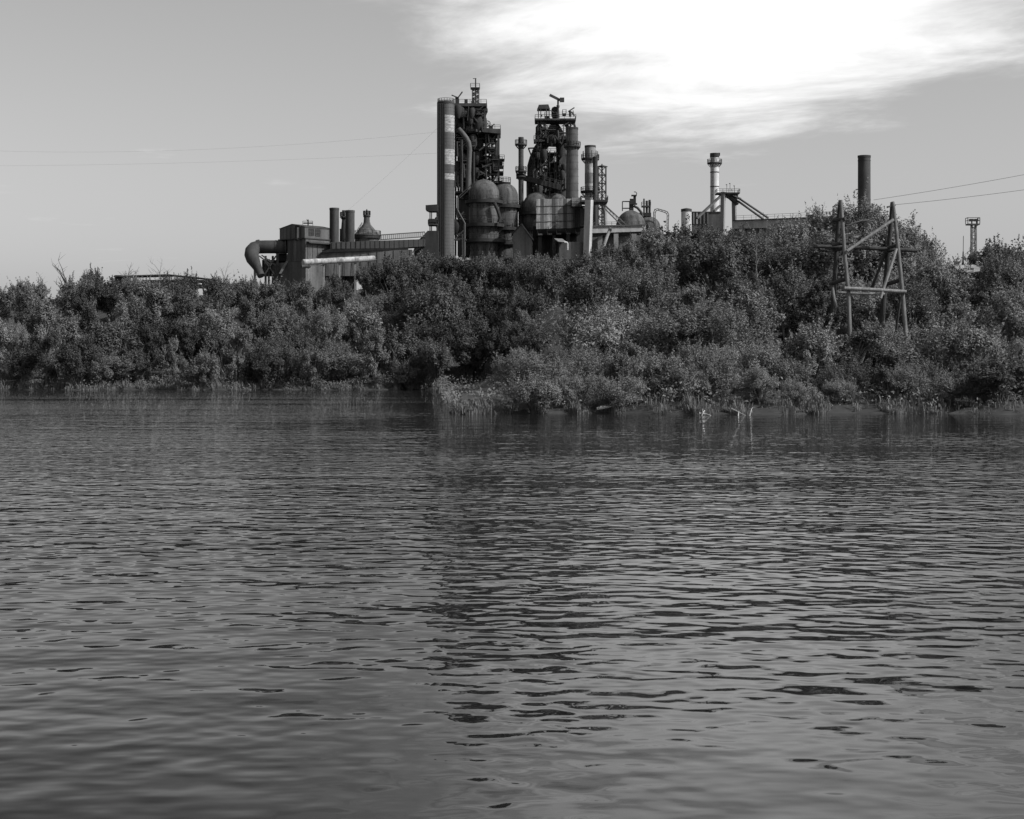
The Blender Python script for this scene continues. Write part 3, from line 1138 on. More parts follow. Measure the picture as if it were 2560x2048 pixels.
def furnace_right():
    D = 514
    b = base(1380, D)
    t = thing('blast_furnace', 'right blast furnace with a hut roof and tilted crane boom on top', 'furnace', b)
    c = at(1387, 400, D + 4)
    # bell head and the two fat gas legs that leave the square gap between them
    prof = [(10, 306), (15, 313), (22, 326), (26, 342), (26, 355), (18, 361), (0.02, 361)]
    part(t, 'bell_head', DARK, lambda mb: mb.lathe(c.x, c.y, [(p / F * D, at(0, y, D).z) for p, y in prof][::-1], 24))
    part(t, 'gas_leg', DARK, lambda mb: mb.path([at(1374, 340, D), at(1360, 358, D), at(1346, 376, D), at(1334, 398, D), at(1328, 415, D), at(1327, 500, D), at(1327, 600, D)], [1.9, 1.9, 1.7, 1.4, 1.25, 1.2, 1.2], 14))
    part(t, 'gas_leg', DARK, lambda mb: mb.path([at(1396, 340, D), at(1402, 358, D), at(1403, 380, D), at(1404, 420, D), at(1404, 600, D)], [1.7, 1.7, 1.5, 1.5, 1.6], 14))
    part(t, 'gas_main', DARK, lambda mb: mb.path([at(1400, 348, D - 1), at(1412, 350, D - 3), at(1430, 352, D - 4)], 1.0, 14))
    part(t, 'shaft', DARK, lambda mb: mb.lathe(at(1377, 0, D + 5).x, D + 5, [(p / F * D, at(0, y, D).z) for p, y in ((26, 640), (24, 470), (15, 430), (9, 400), (6, 381), (0.02, 381))], 22))
    part(t, 'chute', PIPE, lambda mb: mb.prism([at(1398, 402, D - 5), at(1414, 380, D - 5), at(1414, 418, D - 5), at(1406, 416, D - 5)], (0, 2.5, 0)))
    # top deck, hut, crane
    deck(t, 1338, 1440, 296, D - 5, 9, 0.55, True, STEEL)
    hut = MB()
    a = [at(1343, 272, D - 4), at(1347, 262, D - 4), at(1371, 261, D - 4), at(1375, 272, D - 4)]
    hut.prism(a, (0, 5, 0))
    hr = hut.build('hut_roof', ROOF, t)
    for x in (1346, 1352, 1366, 1373):
        for dd in (-3.8, 0.6):
            MB().beam(at(x, 272, D + dd), at(x, 295, D + dd), 0.26).build('post', STEEL, hr)
    part(t, 'brace', STEEL, lambda mb: mb.beam(at(1373, 275, D - 3), at(1386, 282, D - 3), 0.25))
    part(t, 'crane_post', STEEL, lambda mb: mb.lathe(at(1395, 0, D).x, D, [(p / F * D, at(0, y, D).z) for p, y in ((4, 295), (3.4, 280), (2.4, 272), (4, 268), (4, 264), (2.2, 262), (2.2, 250), (0.02, 250))], 14))
    part(t, 'crane_boom', STEEL, lambda mb: mb.beam(at(1374, 237.5, D), at(1400, 250.5, D), 0.55, 0.75))
    part(t, 'counterweight', STEEL, lambda mb: mb.box(at(1405, 250, D), (1.35, 1.1, 1.3)))
    # hoist tower on the left
    for x in (1345, 1352):
        for dd in (-4, 3):
            part(t, 'column', STEEL, lambda mb: mb.beam(at(x, 300, D + dd), at(x, 420, D + dd), 0.35))
    for ya, yb in ((304, 331), (331, 352), (352, 376)):
        part(t, 'brace', STEEL, lambda mb: mb.beam(at(1345, ya, D - 4), at(1352, yb, D - 4), 0.22))
        part(t, 'brace', STEEL, lambda mb: mb.beam(at(1352, ya, D - 4), at(1345, yb, D - 4), 0.22))
        part(t, 'cross_beam', STEEL, lambda mb: mb.beam(at(1344, yb, D - 4), at(1362, yb, D - 4), 0.4))
    part(t, 'brace', STEEL, lambda mb: mb.beam(at(1353, 304, D - 4), at(1368, 326, D - 4), 0.3))
    part(t, 'brace', STEEL, lambda mb: mb.beam(at(1362, 335, D - 4), at(1376, 312, D - 4), 0.3))
    for x in (1409, 1415, 1425):
        part(t, 'post', STEEL, lambda mb: mb.beam(at(x, 298, D - 3), at(x, 345, D - 3), 0.22))
    deck(t, 1335, 1356, 348, D - 5, 5, 0.8, True, STEEL, 'balcony')
    part(t, 'bracket', STEEL, lambda mb: mb.beam(at(1337, 351, D - 4.8), at(1344, 368, D - 4.8), 0.3))
    part(t, 'side_frame', STEEL, lambda mb: (mb.beam(at(1320, 371, D - 3), at(1344, 370, D - 3), 0.4), mb.beam(at(1321, 371, D - 3), at(1334, 405, D - 3), 0.4),
                                            mb.path([at(1331, 378, D - 3), at(1332, 375, D - 3), at(1337, 373, D - 3), at(1343, 374, D - 3)], .16, 6), mb.beam(at(1330, 380, D - 3), at(1341, 391, D - 3), .2)))
    # galleries in the gap and below it
    for y, xa, xb in ((381, 1360, 1394), (404, 1358, 1398), (430, 1330, 1405), (447, 1335, 1412), (468, 1330, 1416)):
        deck(t, xa, xb, y, D - 2, 7, 0.45, True, STEEL, 'gallery')
    for x in (1362, 1368, 1374, 1387, 1391):
        part(t, 'column', STEEL, lambda mb: mb.beam(at(x, 378, D - 2), at(x, 500, D - 2), 0.32))
    for xa, xb, ya, yb in ((1362, 1374, 382, 404), (1374, 1362, 382, 404), (1374, 1391, 404, 382), (1362, 1374, 406, 430), (1387, 1391, 406, 430)):
        part(t, 'brace', STEEL, lambda mb: mb.beam(at(xa, ya, D - 2), at(xb, yb, D - 2), 0.2))
    clutter(t, 1332, 1366, 380, 480, D - 2, 60, 11)
    clutter(t, 1386, 1412, 385, 480, D - 2, 44, 12)
    clutter(t, 1345, 1365, 305, 360, D - 2, 24, 13)
    clutter(t, 1362, 1412, 318, 358, D - 5, 22, 16)
    clutter(t, 1392, 1438, 300, 320, D - 2, 8, 17)
    clutter(t, 1340, 1436, 276, 292, D - 2, 10, 15)
    clutter(t, 1362, 1386, 432, 480, D - 2, 10, 14)


furnace_right()

# skip bridge leading down from the slim stack to the right furnace
D = 503
p0, p1 = at(1292, 440, D), at(1402, 470, D)
t = thing('inclined_gallery', 'sloping conveyor gallery between the slim stack and the right furnace', 'conveyor', (p0.x, D, ground_z(p0.x, D)))
part(t, 'gallery_box', DARK, lambda mb: mb.beam(p0, p1, 2.2, 1.5))
for k in range(11):
    a = p0.lerp(p1, k / 11)
    part(t, 'rib', STEEL, lambda mb: mb.beam(a + Vector((0, -1.15, -.8)), a + Vector((0, -1.15, .8)), 0.16))
part(t, 'railing', STEEL, lambda mb: mb.rail([p0 + Vector((0, -1, .75)), p1 + Vector((0, -1, .75))], h=1.2))
for x in (1318, 1346, 1374):
    part(t, 'leg', STEEL, lambda mb: mb.beam(at(x, 446, D), Vector((at(x, 0, D).x, D, ground_z(at(x, 0, D).x, D))), .5))

stack('slim_stack', 'slim dark stack with two railed platforms between the furnaces', 1296, 1309, 344, 500, STEEL, plats=((360, 1288, 1318), (427, 1288, 1316), (440, 1290, 1314)))
stack('brick_stack', 'stout banded brick stack in front of the right furnace', 1416, 1445, 320, 496, BRICK, taper=0.16, plats=((365, 1410, 1452),), hoops=16)


def white_chimneys():
    D = 518
    t = stack('white_chimney', 'white painted chimney with a thick ring gallery right of the brick stack', 1462, 1489, 365, D, mat('patchy_white_paint', 0.42, 0.55, 0.35, 0.5), plats=((396, 1452, 1497),), lad=False)
    b = t.location
    r = 13.5 / F * D
    gm = mat('grey_painted_band', 0.22, 0.4, 0.6, 0.3)
    for ya, yb in ((367, 393), (433, 460)):
        za, zb = at(0, yb, D).z, at(0, ya, D).z
        MB().lathe(b.x, b.y, [(r, za), (r + 0.02, za), (r + 0.02, zb), (r, zb)], 36).build('painted_band', gm, t)
    for k in range(9):
        a = 6.283 * k / 9
        x, y = b.x + 2.3 * math.cos(a), b.y + 2.3 * math.sin(a)
        z = at(0, 396, D).z
        MB().path([(x, y, z), (x, y, z + 2.2)], .12, 6).build('lightning_rod', STEEL, t)
    ring_platform(t, b.x, b.y, at(0, 478, D).z, r * .98, r + 1.3, 0.5)
    stack('dark_flue', 'dark narrow flue close beside the white chimney', 1482, 1494, 392, D - 4, STEEL, rim=False, lad=False)
    p = base(1505, 522)
    t = thing('lattice_tower', 'square steel lattice tower right of the white chimney', 'tower', p)
    part(t, 'frame', STEEL, lambda mb: mb.lattice((p.x, p.y, p.z - .4), (p.x, p.y, at(0, 417, 522).z), (2.4, 2.4), 14, 0.22))
    part(t, 'hoist_shaft', DARK, lambda mb: mb.beam((p.x, p.y, p.z), (p.x, p.y, at(0, 418, 522).z), 0.45))
    part(t, 'roof', STEEL, lambda mb: mb.lathe(p.x, p.y, [(1.75, at(0, 418, 522).z), (1.75, at(0, 416, 522).z), (.3, at(0, 413, 522).z), (.02, at(0, 409, 522).z)], 4))


white_chimneys()


# --- striped bunker
def bunker():
    D = 476
    b = base(1395, D)
    t = thing('ore_bunker', 'big raised bunker with stained striped cladding below the furnaces', 'bunker', b)
    # the front recedes slightly to the right
    P = [(1341, 498, 573, D), (1437, 497, 570, D + 5)]
    n = 10

    def edge(k, y0off=0):
        f = k / n
        px = P[0][0] + (P[1][0] - P[0][0]) * f
        d = P[0][3] + 5 * f
        return at(px, 498 - f, d), at(px, 573 - 3 * f, d)
    r = random.Random(6)
    pm = [PANEL, mat('sooty_cladding', 0.075, 0.6, 0.9, 0.08), mat('bleached_cladding', 0.25, 0.6, 0.9, 0.08)]
    seq = [2, 1, 0, 2, 1, 2, 0, 1, 2, 0]
    for k in range(n):
        (t0, b0), (t1, b1) = edge(k), edge(k + 1)
        off = Vector((0, -0.05 * (k % 2), 0))
        g = (t1 - t0) * 0.02
        mb = MB()
        mb.prism([t0 + off + g, b0 + off + g, b1 + off - g, t1 + off - g], (0, 0.3, 0))
        pn = mb.build('cladding_panel', pm[seq[k]], t)
        # standing ribs of each sheet
        rb = MB()
        for q in (0.25, 0.5, 0.75):
            rb.beam(t0.lerp(t1, q) + off, b0.lerp(b1, q) + off, 0.12, 0.12)
        rb.build('rib', pm[seq[k]], pn)
    for f in (0.24, 0.5, 0.76):
        (t0, b0), (t1, b1) = edge(0), edge(n)
        part(t, 'horizontal_seam', STEEL, lambda mb: mb.beam(t0.lerp(b0, f) + Vector((0, -.16, 0)), t1.lerp(b1, f) + Vector((0, -.16, 0)), 0.12, 0.16))
    (t0, b0), (t1, b1) = edge(0), edge(n)
    core = MB().prism([t0 + Vector((0, .32, 0)), b0 + Vector((0, .32, 0)), b1 + Vector((0, .32, 0)), t1 + Vector((0, .32, 0))], (0, 9, 0))
    core.build('body', DARK, t)
    # sloping hoppers on the underside with light gusset plates
    bot = MB().prism([at(1342, 574, D + .4), at(1342, 588, D + 2.5), at(1450, 583, D + 6), at(1452, 570, D + 5.4)], (0, 7, 0))
    bot.build('hopper', DARK, t)
    for k in range(5):
        x = 1343 + k * 23.5
        mb = MB().prism([at(x, 574 - k * .8, D + .2 + k), at(x + 2, 588 - k * .8, D + 1.6 + k), at(x + 4, 588 - k * .8, D + 1.6 + k)], (0, .8, 0))
        g = mb.build('gusset', CONC, t)
        MB().bpx(x + 2, x + 13, 584 - k * .8, 588 - k * .8, D + 1.2 + k, .5).build('ledge', PIPE, g)
    for x in (1350, 1385, 1420, 1446):
        part(t, 'leg', DARK, lambda mb: mb.beam(at(x, 585, D + 5), Vector((at(x, 0, D + 5).x, D + 5, ground_z(at(x, 0, D + 5).x, D + 5) - .3)), 1.0))
    part(t, 'back_wall', DARK, lambda mb: mb.bpx(1332, 1460, 566, 660, D + 9.6, 1.0))
    part(t, 'control_box', PANEL, lambda mb: mb.bpx(1430, 1455, 494, 514.5, D + 1, 3.4))
    part(t, 'end_wall', pm[1], lambda mb: mb.bpx(1437.5, 1458, 515, 569, D + 5.5, 3))
    deck(t, 1428, 1464, 514.5, D + .6, 3, .3, True)
    sh = base(1306, 482)
    # gabled shed below
    t = thing('gabled_shed', 'small grey gabled shed between the stoves and the bunker', 'shed', sh)
    zb = sh.z - .5
    g = [at(1282, 586, 481), at(1304, 562, 481), at(1330, 600, 481)]
    poly = [Vector((g[0].x, 481, zb)), Vector((g[2].x, 481, zb)), g[2], g[1], g[0]]
    part(t, 'wall', WALL, lambda mb: mb.prism(poly, (0, 8, 0)))
    part(t, 'roof', CONC, lambda mb: mb.prism([g[1] + Vector((-.1, -.4, .1)), g[1] + Vector((0, -.4, .45)), g[2] + Vector((.4, -.4, .2)), g[2] + Vector((.4, -.4, -.15))], (0, 8.8, 0)))
    part(t, 'roof', ROOF, lambda mb: mb.prism([g[1] + Vector((0, -.4, .1)), g[1] + Vector((0, -.4, .45)), g[0] + Vector((-.4, -.4, .2)), g[0] + Vector((-.4, -.4, -.15))], (0, 8.8, 0)))
    # lean-to roof and white vent pipe under the bunker
    l_ = base(1405, 470)
    t = thing('lean_to_shed', 'low shed with pale lean-to roof under the striped bunker', 'shed', l_)
    part(t, 'roof', CONC, lambda mb: mb.prism([at(1385, 596, 471), at(1406, 597, 471), at(1418, 606, 469), at(1396, 604, 469)], (0, .6, -.2)))
    part(t, 'wall', WALL, lambda mb: mb.bpx(1398, 1470, 605, 670, 471, 5))
    part(t, 'vent_pipe', WHITE, lambda mb: mb.path([at(1411, 606, 468.5), at(1417, 606, 468.5), at(1419, 609, 468.5), at(1419, 625, 468.5)], .22, 8))


bunker()


# --- trestle with the white-lit leg and its ore bridge
def trestle():
    D = 470
    b = base(1470, D)
    t = thing('skip_trestle', 'concrete trestle with a tall pale leg and splayed struts right of the bunker', 'trestle', b)
    mb = MB()
    ct = at(1473, 500, D)
    cb = Vector((at(1466, 0, D).x, D, b.z - .5))

    def leg(c0, c1, w, d):
        rz = math.radians(-34)
        co, si = math.cos(rz), math.sin(rz)
        cs = [(-w, -d), (w, -d), (w, d), (-w, d)]
        vs_ = [c + Vector((x * co - y * si, x * si + y * co, 0)) for c in (c1, c0) for x, y in cs]
        return MB().add(vs_, [(3, 2, 1, 0), (4, 5, 6, 7), (0, 1, 5, 4), (1, 2, 6, 5), (2, 3, 7, 6), (3, 0, 4, 7)])
    leg(ct, cb, .95, .7).build('leg', mat('pale_concrete', 0.36, 0.25, 0.4, 0.2), t)
    leg(at(1512, 508, D + 14), Vector((at(1518, 0, D + 14).x, D + 14, b.z)), .45, .4).build('leg', CONC, t)
    part(t, 'footing', CONC, lambda mb: mb.box((cb.x, cb.y, b.z + .6), (3, 2.4, 2)))
    deck(t, 1452, 1520, 500, D + 2, 9, .5, True, STEEL)
    part(t, 'arch', CONC, lambda mb: mb.path([at(1478, 506, D + 8), at(1492, 505, D + 9), at(1505, 513, D + 11), at(1511, 528, D + 12), at(1513, 575, D + 13)], .4, 8))
    for dy, dd in ((0, 0), (-7, 5)):
        part(t, 'strut', PIPE, lambda mb: mb.beam(at(1494, 504 + dy, D + 4 + dd), at(1556 + dy * -2, 566, D + 6 + dd), .3))
    part(t, 'stair', STEEL, lambda mb: mb.rail([at(1494, 502, D + 4), at(1556, 564, D + 6)], h=1.0, step=1.2))
    part(t, 'cable_duct', STEEL, lambda mb: mb.beam(at(1452, 491, D + 3), at(1496, 505, D + 3), .35))
    part(t, 'service_box', DARK, lambda mb: mb.bpx(1450, 1470, 520, 566, D + 7, 4))
    # girder
    g = thing('bridge_girder', 'pale concrete bridge girder running right from the trestle', 'bridge', base(1545, 474))
    x0, x1 = at(1478, 567, 472), at(1614, 563, 480)
    part(g, 'girder', CONC, lambda mb: mb.prism([at(1478, 567, 472), at(1478, 583, 472), at(1614, 578.5, 480), at(1614, 563, 480)], (0, 4, 0)))
    part(g, 'deck_edge', STEEL, lambda mb: mb.beam(at(1476, 566, 471.6), at(1616, 562, 479.6), .5, .35))
    part(g, 'underside', DARK, lambda mb: mb.prism([at(1478, 583.2, 473.5), at(1478, 592, 474), at(1612, 586, 481.5), at(1612, 578.8, 481)], (0, 2, 0)))
    for x in (1500, 1540, 1585, 1608):
        q = at(x, 585, 476)
        part(g, 'pier', CONC, lambda mb: mb.beam(q, (q.x, q.y, ground_z(q.x, q.y) - .3), 1.3))
    part(g, 'railing', STEEL, lambda mb: mb.rail([x0 + Vector((0, .2, .2)), x1 + Vector((0, .2, .2))], h=1.0, step=2.2))
    part(g, 'infill_wall', WALL, lambda mb: mb.bpx(1480, 1600, 588, 660, 480, 3))
    q = base(1514, 466)
    t = thing('leaning_pipe', 'pale pipe leaning diagonally against the bridge girder', 'pipe', q)
    part(t, 'tube', PALE, lambda mb: mb.path([at(1526, 571, 469), at(1519, 588, 468), at(1503, 632, 466), at(1497, 648, 466)], .45, 10))
    part(t, 'flange', STEEL, lambda mb: mb.box(at(1525, 575, 468.6), (.9, .9, .8)))


trestle()


# --- gas holders with domes right of the furnaces
def domes():
    D = 532
    b = base(1577, D)
    t = thing('domed_tank', 'broad domed tank with pipework on top right of the trestle', 'tank', b)
    r = 38 / F * D
    zt, zs = at(0, 526, D).z, at(0, 572, D).z
    MB().lathe(b.x, b.y, [(r, b.z - .5), (r, zs)] + [(r * math.cos(a * .157), zs + (zt - zs) * math.sin(a * .157)) for a in range(1, 11)], 40).build('shell', SHELL, t)
    part(t, 'frame', STEEL, lambda mb: [mb.beam(at(x, 504, D), at(x, 528, D), .3) for x in (1556, 1574)] + [mb.beam(at(1556, y, D), at(1576, y, D), .32) for y in (504, 521)])
    part(t, 'valve_tower', DARK, lambda mb: (mb.bpx(1575, 1584, 497, 527, D - .5, 1.4), mb.bpx(1584, 1590, 490, 510, D - .5, 1.2), mb.bpx(1579, 1592, 487, 490, D - 1, 1.6), mb.bpx(1574, 1593, 508, 511, D - 1, 2)))
    part(t, 'vent_pipe', STEEL, lambda mb: mb.path([at(1590, 491, D), at(1592, 483, D), at(1589, 480, D), at(1585, 480, D)], .14, 6))
    part(t, 'pipe', STEEL, lambda mb: mb.path([at(1584, 515, D), at(1594, 520, D), at(1604, 532, D), at(1606, 542, D)], .4, 8))
    part(t, 'walkway', STEEL, lambda mb: mb.rail([at(1594, 541, D - 2), at(1612, 566, D - 2)], h=.8, step=1.2))
    part(t, 'pale_apron', PALE, lambda mb: mb.bpx(1557, 1602, 594, 600, 500, 2))
    D = 545
    b = base(1620, D)
    t = thing('domed_tank', 'smaller domed tank carrying three upright vent pipes', 'tank', b)
    r = 31 / F * D
    zt, zs = at(0, 541, D).z, at(0, 568, D).z
    MB().lathe(b.x, b.y, [(r, b.z - .5), (r, zs)] + [(r * math.cos(a * .157), zs + (zt - zs) * math.sin(a * .157)) for a in range(1, 11)], 40).build('shell', SHELL, t)
    for x, y in ((1610, 497), (1617, 502), (1624, 500)):
        part(t, 'vent_pipe', STEEL, lambda mb: mb.path([at(x, 546, D), at(x, y, D)], .38 if y > 498 else .26, 8))
    deck(t, 1605, 1627, 514, D - 1.5, 3, .4, True, STEEL, 'platform')
    part(t, 'collar', DARK, lambda mb: mb.bpx(1596, 1628, 532, 541, D - 2, 4))
    # portal of lattice pipework
    D = 540
    b = base(1652, D)
    t = thing('pipe_portal', 'rounded portal of lattice pipework beside the small domed tank', 'portal', b)
    pts = [at(1635, 600, D), at(1635, 560, D), at(1634, 532, D), at(1637, 523.5, D), at(1644, 522, D), at(1662, 527, D), at(1669, 530, D), at(1672, 537, D), at(1671, 556, D), at(1671, 600, D)]
    inn = [at(1638.5, 600, D), at(1638.5, 560, D), at(1637.8, 534, D), at(1640, 527.5, D), at(1645, 526, D), at(1661, 531, D), at(1666, 533.5, D), at(1668, 538, D), at(1667.5, 556, D), at(1667.5, 600, D)]
    part(t, 'outer_pipe', PIPE, lambda mb: mb.path(pts, .14, 8))
    part(t, 'inner_pipe', PIPE, lambda mb: mb.path(inn, .14, 8))
    for a, c, a2 in zip(pts, inn, pts[1:]):
        k = max(1, int((a2 - a).length / 0.9))
        i2 = inn[pts.index(a2)]
        for q in range(k):
            part(t, 'rung', STEEL, lambda mb: mb.beam(a.lerp(a2, q / k), c.lerp(i2, (q + .5) / k), .1))


domes()


# --- white tank, low block, slim white chimney, arch pylon and the long wall
def right_group():
    D = 568
    b = base(1716, D)
    t = thing('white_tank', 'short white cylindrical tank with a dark rim on the skyline', 'tank', b)
    r = 13 / F * D
    zt = at(0, 523, D).z
    MB().lathe(b.x, b.y, [(r, b.z - .5), (r, zt - .9), ], 28).build('shell', WHITE, t)
    MB().lathe(b.x, b.y, [(r, zt - .9), (r * 1.05, zt - .9), (r * 1.05, zt), (.02, zt + .4)], 28).build('rim', STEEL, t)
    b = base(1765, 572)
    t = thing('low_block', 'low dark flat-roofed block between the white tank and the arch pylon', 'building', b)
    part(t, 'wall', mat('dark_wall', .07, .4), lambda mb: mb.bpx(1729, 1802, 531, 640, 572, 10))
    part(t, 'parapet', STEEL, lambda mb: mb.bpx(1728, 1803, 529, 531, 571.7, 10.6))
    for x in (1733, 1741, 1750, 1759, 1768):
        part(t, 'pilaster', PALE if x < 1745 else WALL, lambda mb: mb.bpx(x, x + 3, 532, 560, 571.6, .4))
    stack('slim_chimney', 'slim white chimney with a dark ragged head right of the domed tanks', 1776, 1797, 386, 585, mat('chimney_white_paint', .5, .25, .4, .3), taper=.1, plats=((407, 1769, 1806),), rim=False)  # the chimney's own white paint, lightly mottled
    s = [o for o in C.objects if o.name.startswith('slim_chimney')][0]
    r = 10.5 / F * 585
    zt = at(0, 386, 585).z
    part(s, 'ragged_head', DARK, lambda mb: (mb.lathe(s.location.x, s.location.y, [(r + .02, zt - 1.1), (r + .16, zt - 1.1), (r + .16, zt + .35), (r * .8, zt + .35)], 24), mb.box((s.location.x + r, s.location.y, zt), (.8, .8, 1.0))))
    for dy in (430, 466):
        part(s, 'hoop', STEEL, lambda mb: mb.lathe(s.location.x, s.location.y, [(r * 1.06, at(0, dy, 585).z), (r * 1.09, at(0, dy, 585).z), (r * 1.09, at(0, dy, 585).z - .3), (r * 1.06, at(0, dy, 585).z - .3)], 24))
    # arch pylon
    D = 545
    b = base(1822, D)
    t = thing('arch_pylon', 'arched concrete pylon with splayed struts on the skyline', 'pylon', b)
    pale = mat('pale_concrete', .42)
    def leg(xt, xb, yt, d, w, dd):
        rz = math.radians(-30)
        co, si = math.cos(rz), math.sin(rz)
        p = [at(xb, 0, d), at(xt, yt, d)]
        p[0].z = ground_z(p[0].x, d) - .4
        vs_ = [c + Vector((x * co - y * si, x * si + y * co, 0)) for c in p for x, y in ((-w, -dd), (w, -dd), (w, dd), (-w, dd))]
        return MB().add(vs_, [(3, 2, 1, 0), (4, 5, 6, 7), (0, 1, 5, 4), (1, 2, 6, 5), (2, 3, 7, 6), (3, 0, 4, 7)])
    leg(1808, 1803, 480, D, .62, .6).build('leg', CONC, t)
    leg(1835, 1839, 500, D + 14, .62, .6).build('leg', CONC, t)
    part(t, 'arch_beam', STEEL, lambda mb: mb.path([at(1805, 488, D), at(1815, 488, D + 4), at(1826, 493, D + 8), at(1836, 501, D + 12), at(1842, 508, D + 14)], [.7, .8, .9, 1.0, .8], 10))
    deck(t, 1793, 1850, 481, D - 1, 6, .35, True)
    part(t, 'gallery', STEEL, lambda mb: mb.beam(at(1812, 482, D), at(1850, 497, D + 12), 1.0, .4))
    part(t, 'motor_box', DARK, lambda mb: mb.box(at(1821, 486, D), (1.0, 1, .8)))
    part(t, 'motor_box', DARK, lambda mb: mb.box(at(1841, 490, D + 10), (1.0, 1, .9)))
    for x, y in ((1817, 462), (1825, 459), (1836, 465), (1830, 475)):
        part(t, 'lamp_post', STEEL, lambda mb: (mb.beam(at(x, 492, D + 3), at(x, y, D + 3), .13), mb.box(at(x - .8, y, D + 3), (.45, .3, .2))))
    part(t, 'strut', PIPE, lambda mb: mb.beam(at(1802, 490, D), at(1742, 546, D - 8), .85, .6))
    part(t, 'strut', PIPE, lambda mb: mb.beam(at(1800, 515, D), at(1785, 528, D - 3), .6))
    for o_ in (0, 1):
        part(t, 'strut', PIPE, lambda mb: mb.beam(at(1845 + o_ * 4, 503 - o_ * 6, D + 12), at(1908 + o_ * 12, 548 - o_ * 3, D - 10), .5))
    # long wall with railing
    D = 515
    b = base(1930, D)
    t = thing('conveyor_wall', 'long pale parapet wall running right behind the bushes below the arch pylon', 'wall', b)
    part(t, 'infill_wall', WALL, lambda mb: mb.prism([at(1835, 572, D + 8.6), at(1835, 640, D + 8.6), at(2075, 640, D - 7.4), at(2075, 566, D - 7.4)], (0, 2, 0)))
    part(t, 'wall', mat('pale_parapet', .34, .35, .4, .3), lambda mb: mb.prism([at(1835, 553, D + 8), at(1835, 572, D + 8), at(2075, 566, D - 8), at(2075, 543, D - 8)], (0, 3, 0)))
    part(t, 'coping', STEEL, lambda mb: mb.beam(at(1832, 552, D + 7.6), at(2080, 542, D - 8.6), .5, .3))
    part(t, 'railing', STEEL, lambda mb: mb.rail([at(1840, 551, D + 8), at(2076, 541, D - 8)], h=1.4, step=2.5, r=.04))
    for k in range(6):
        x = 1860 + k * 36
        d = D + 6 - k * 2.6
        part(t, 'bracket', DARK, lambda mb: mb.bpx(x, x + 10, 571 - k, 577 - k, d + .3, 1.5))
        q = at(x + 5, 572, d + 1.2)
        part(t, 'pier', CONC, lambda mb: mb.beam(q, (q.x, q.y, ground_z(q.x, q.y) - .3), 1.2))
    part(t, 'motor_house', DARK, lambda mb: mb.bpx(2022, 2034, 537, 543, D - 5, 2))
    for x, y in ((1890, 540), (1908, 531), (2024, 522), (2034, 520)):
        part(t, 'lamp_post', STEEL, lambda mb: mb.beam(at(x, 552, D), at(x, y, D), .1))
    stack('dark_chimney', 'plain dark thick chimney rising behind the trees on the right', 2145, 2176, 390, 470, mat('dark_chimney_brick', .055, .25, .4, .5, bump=.03), taper=.05, lad=False, hoops=3)


right_group()


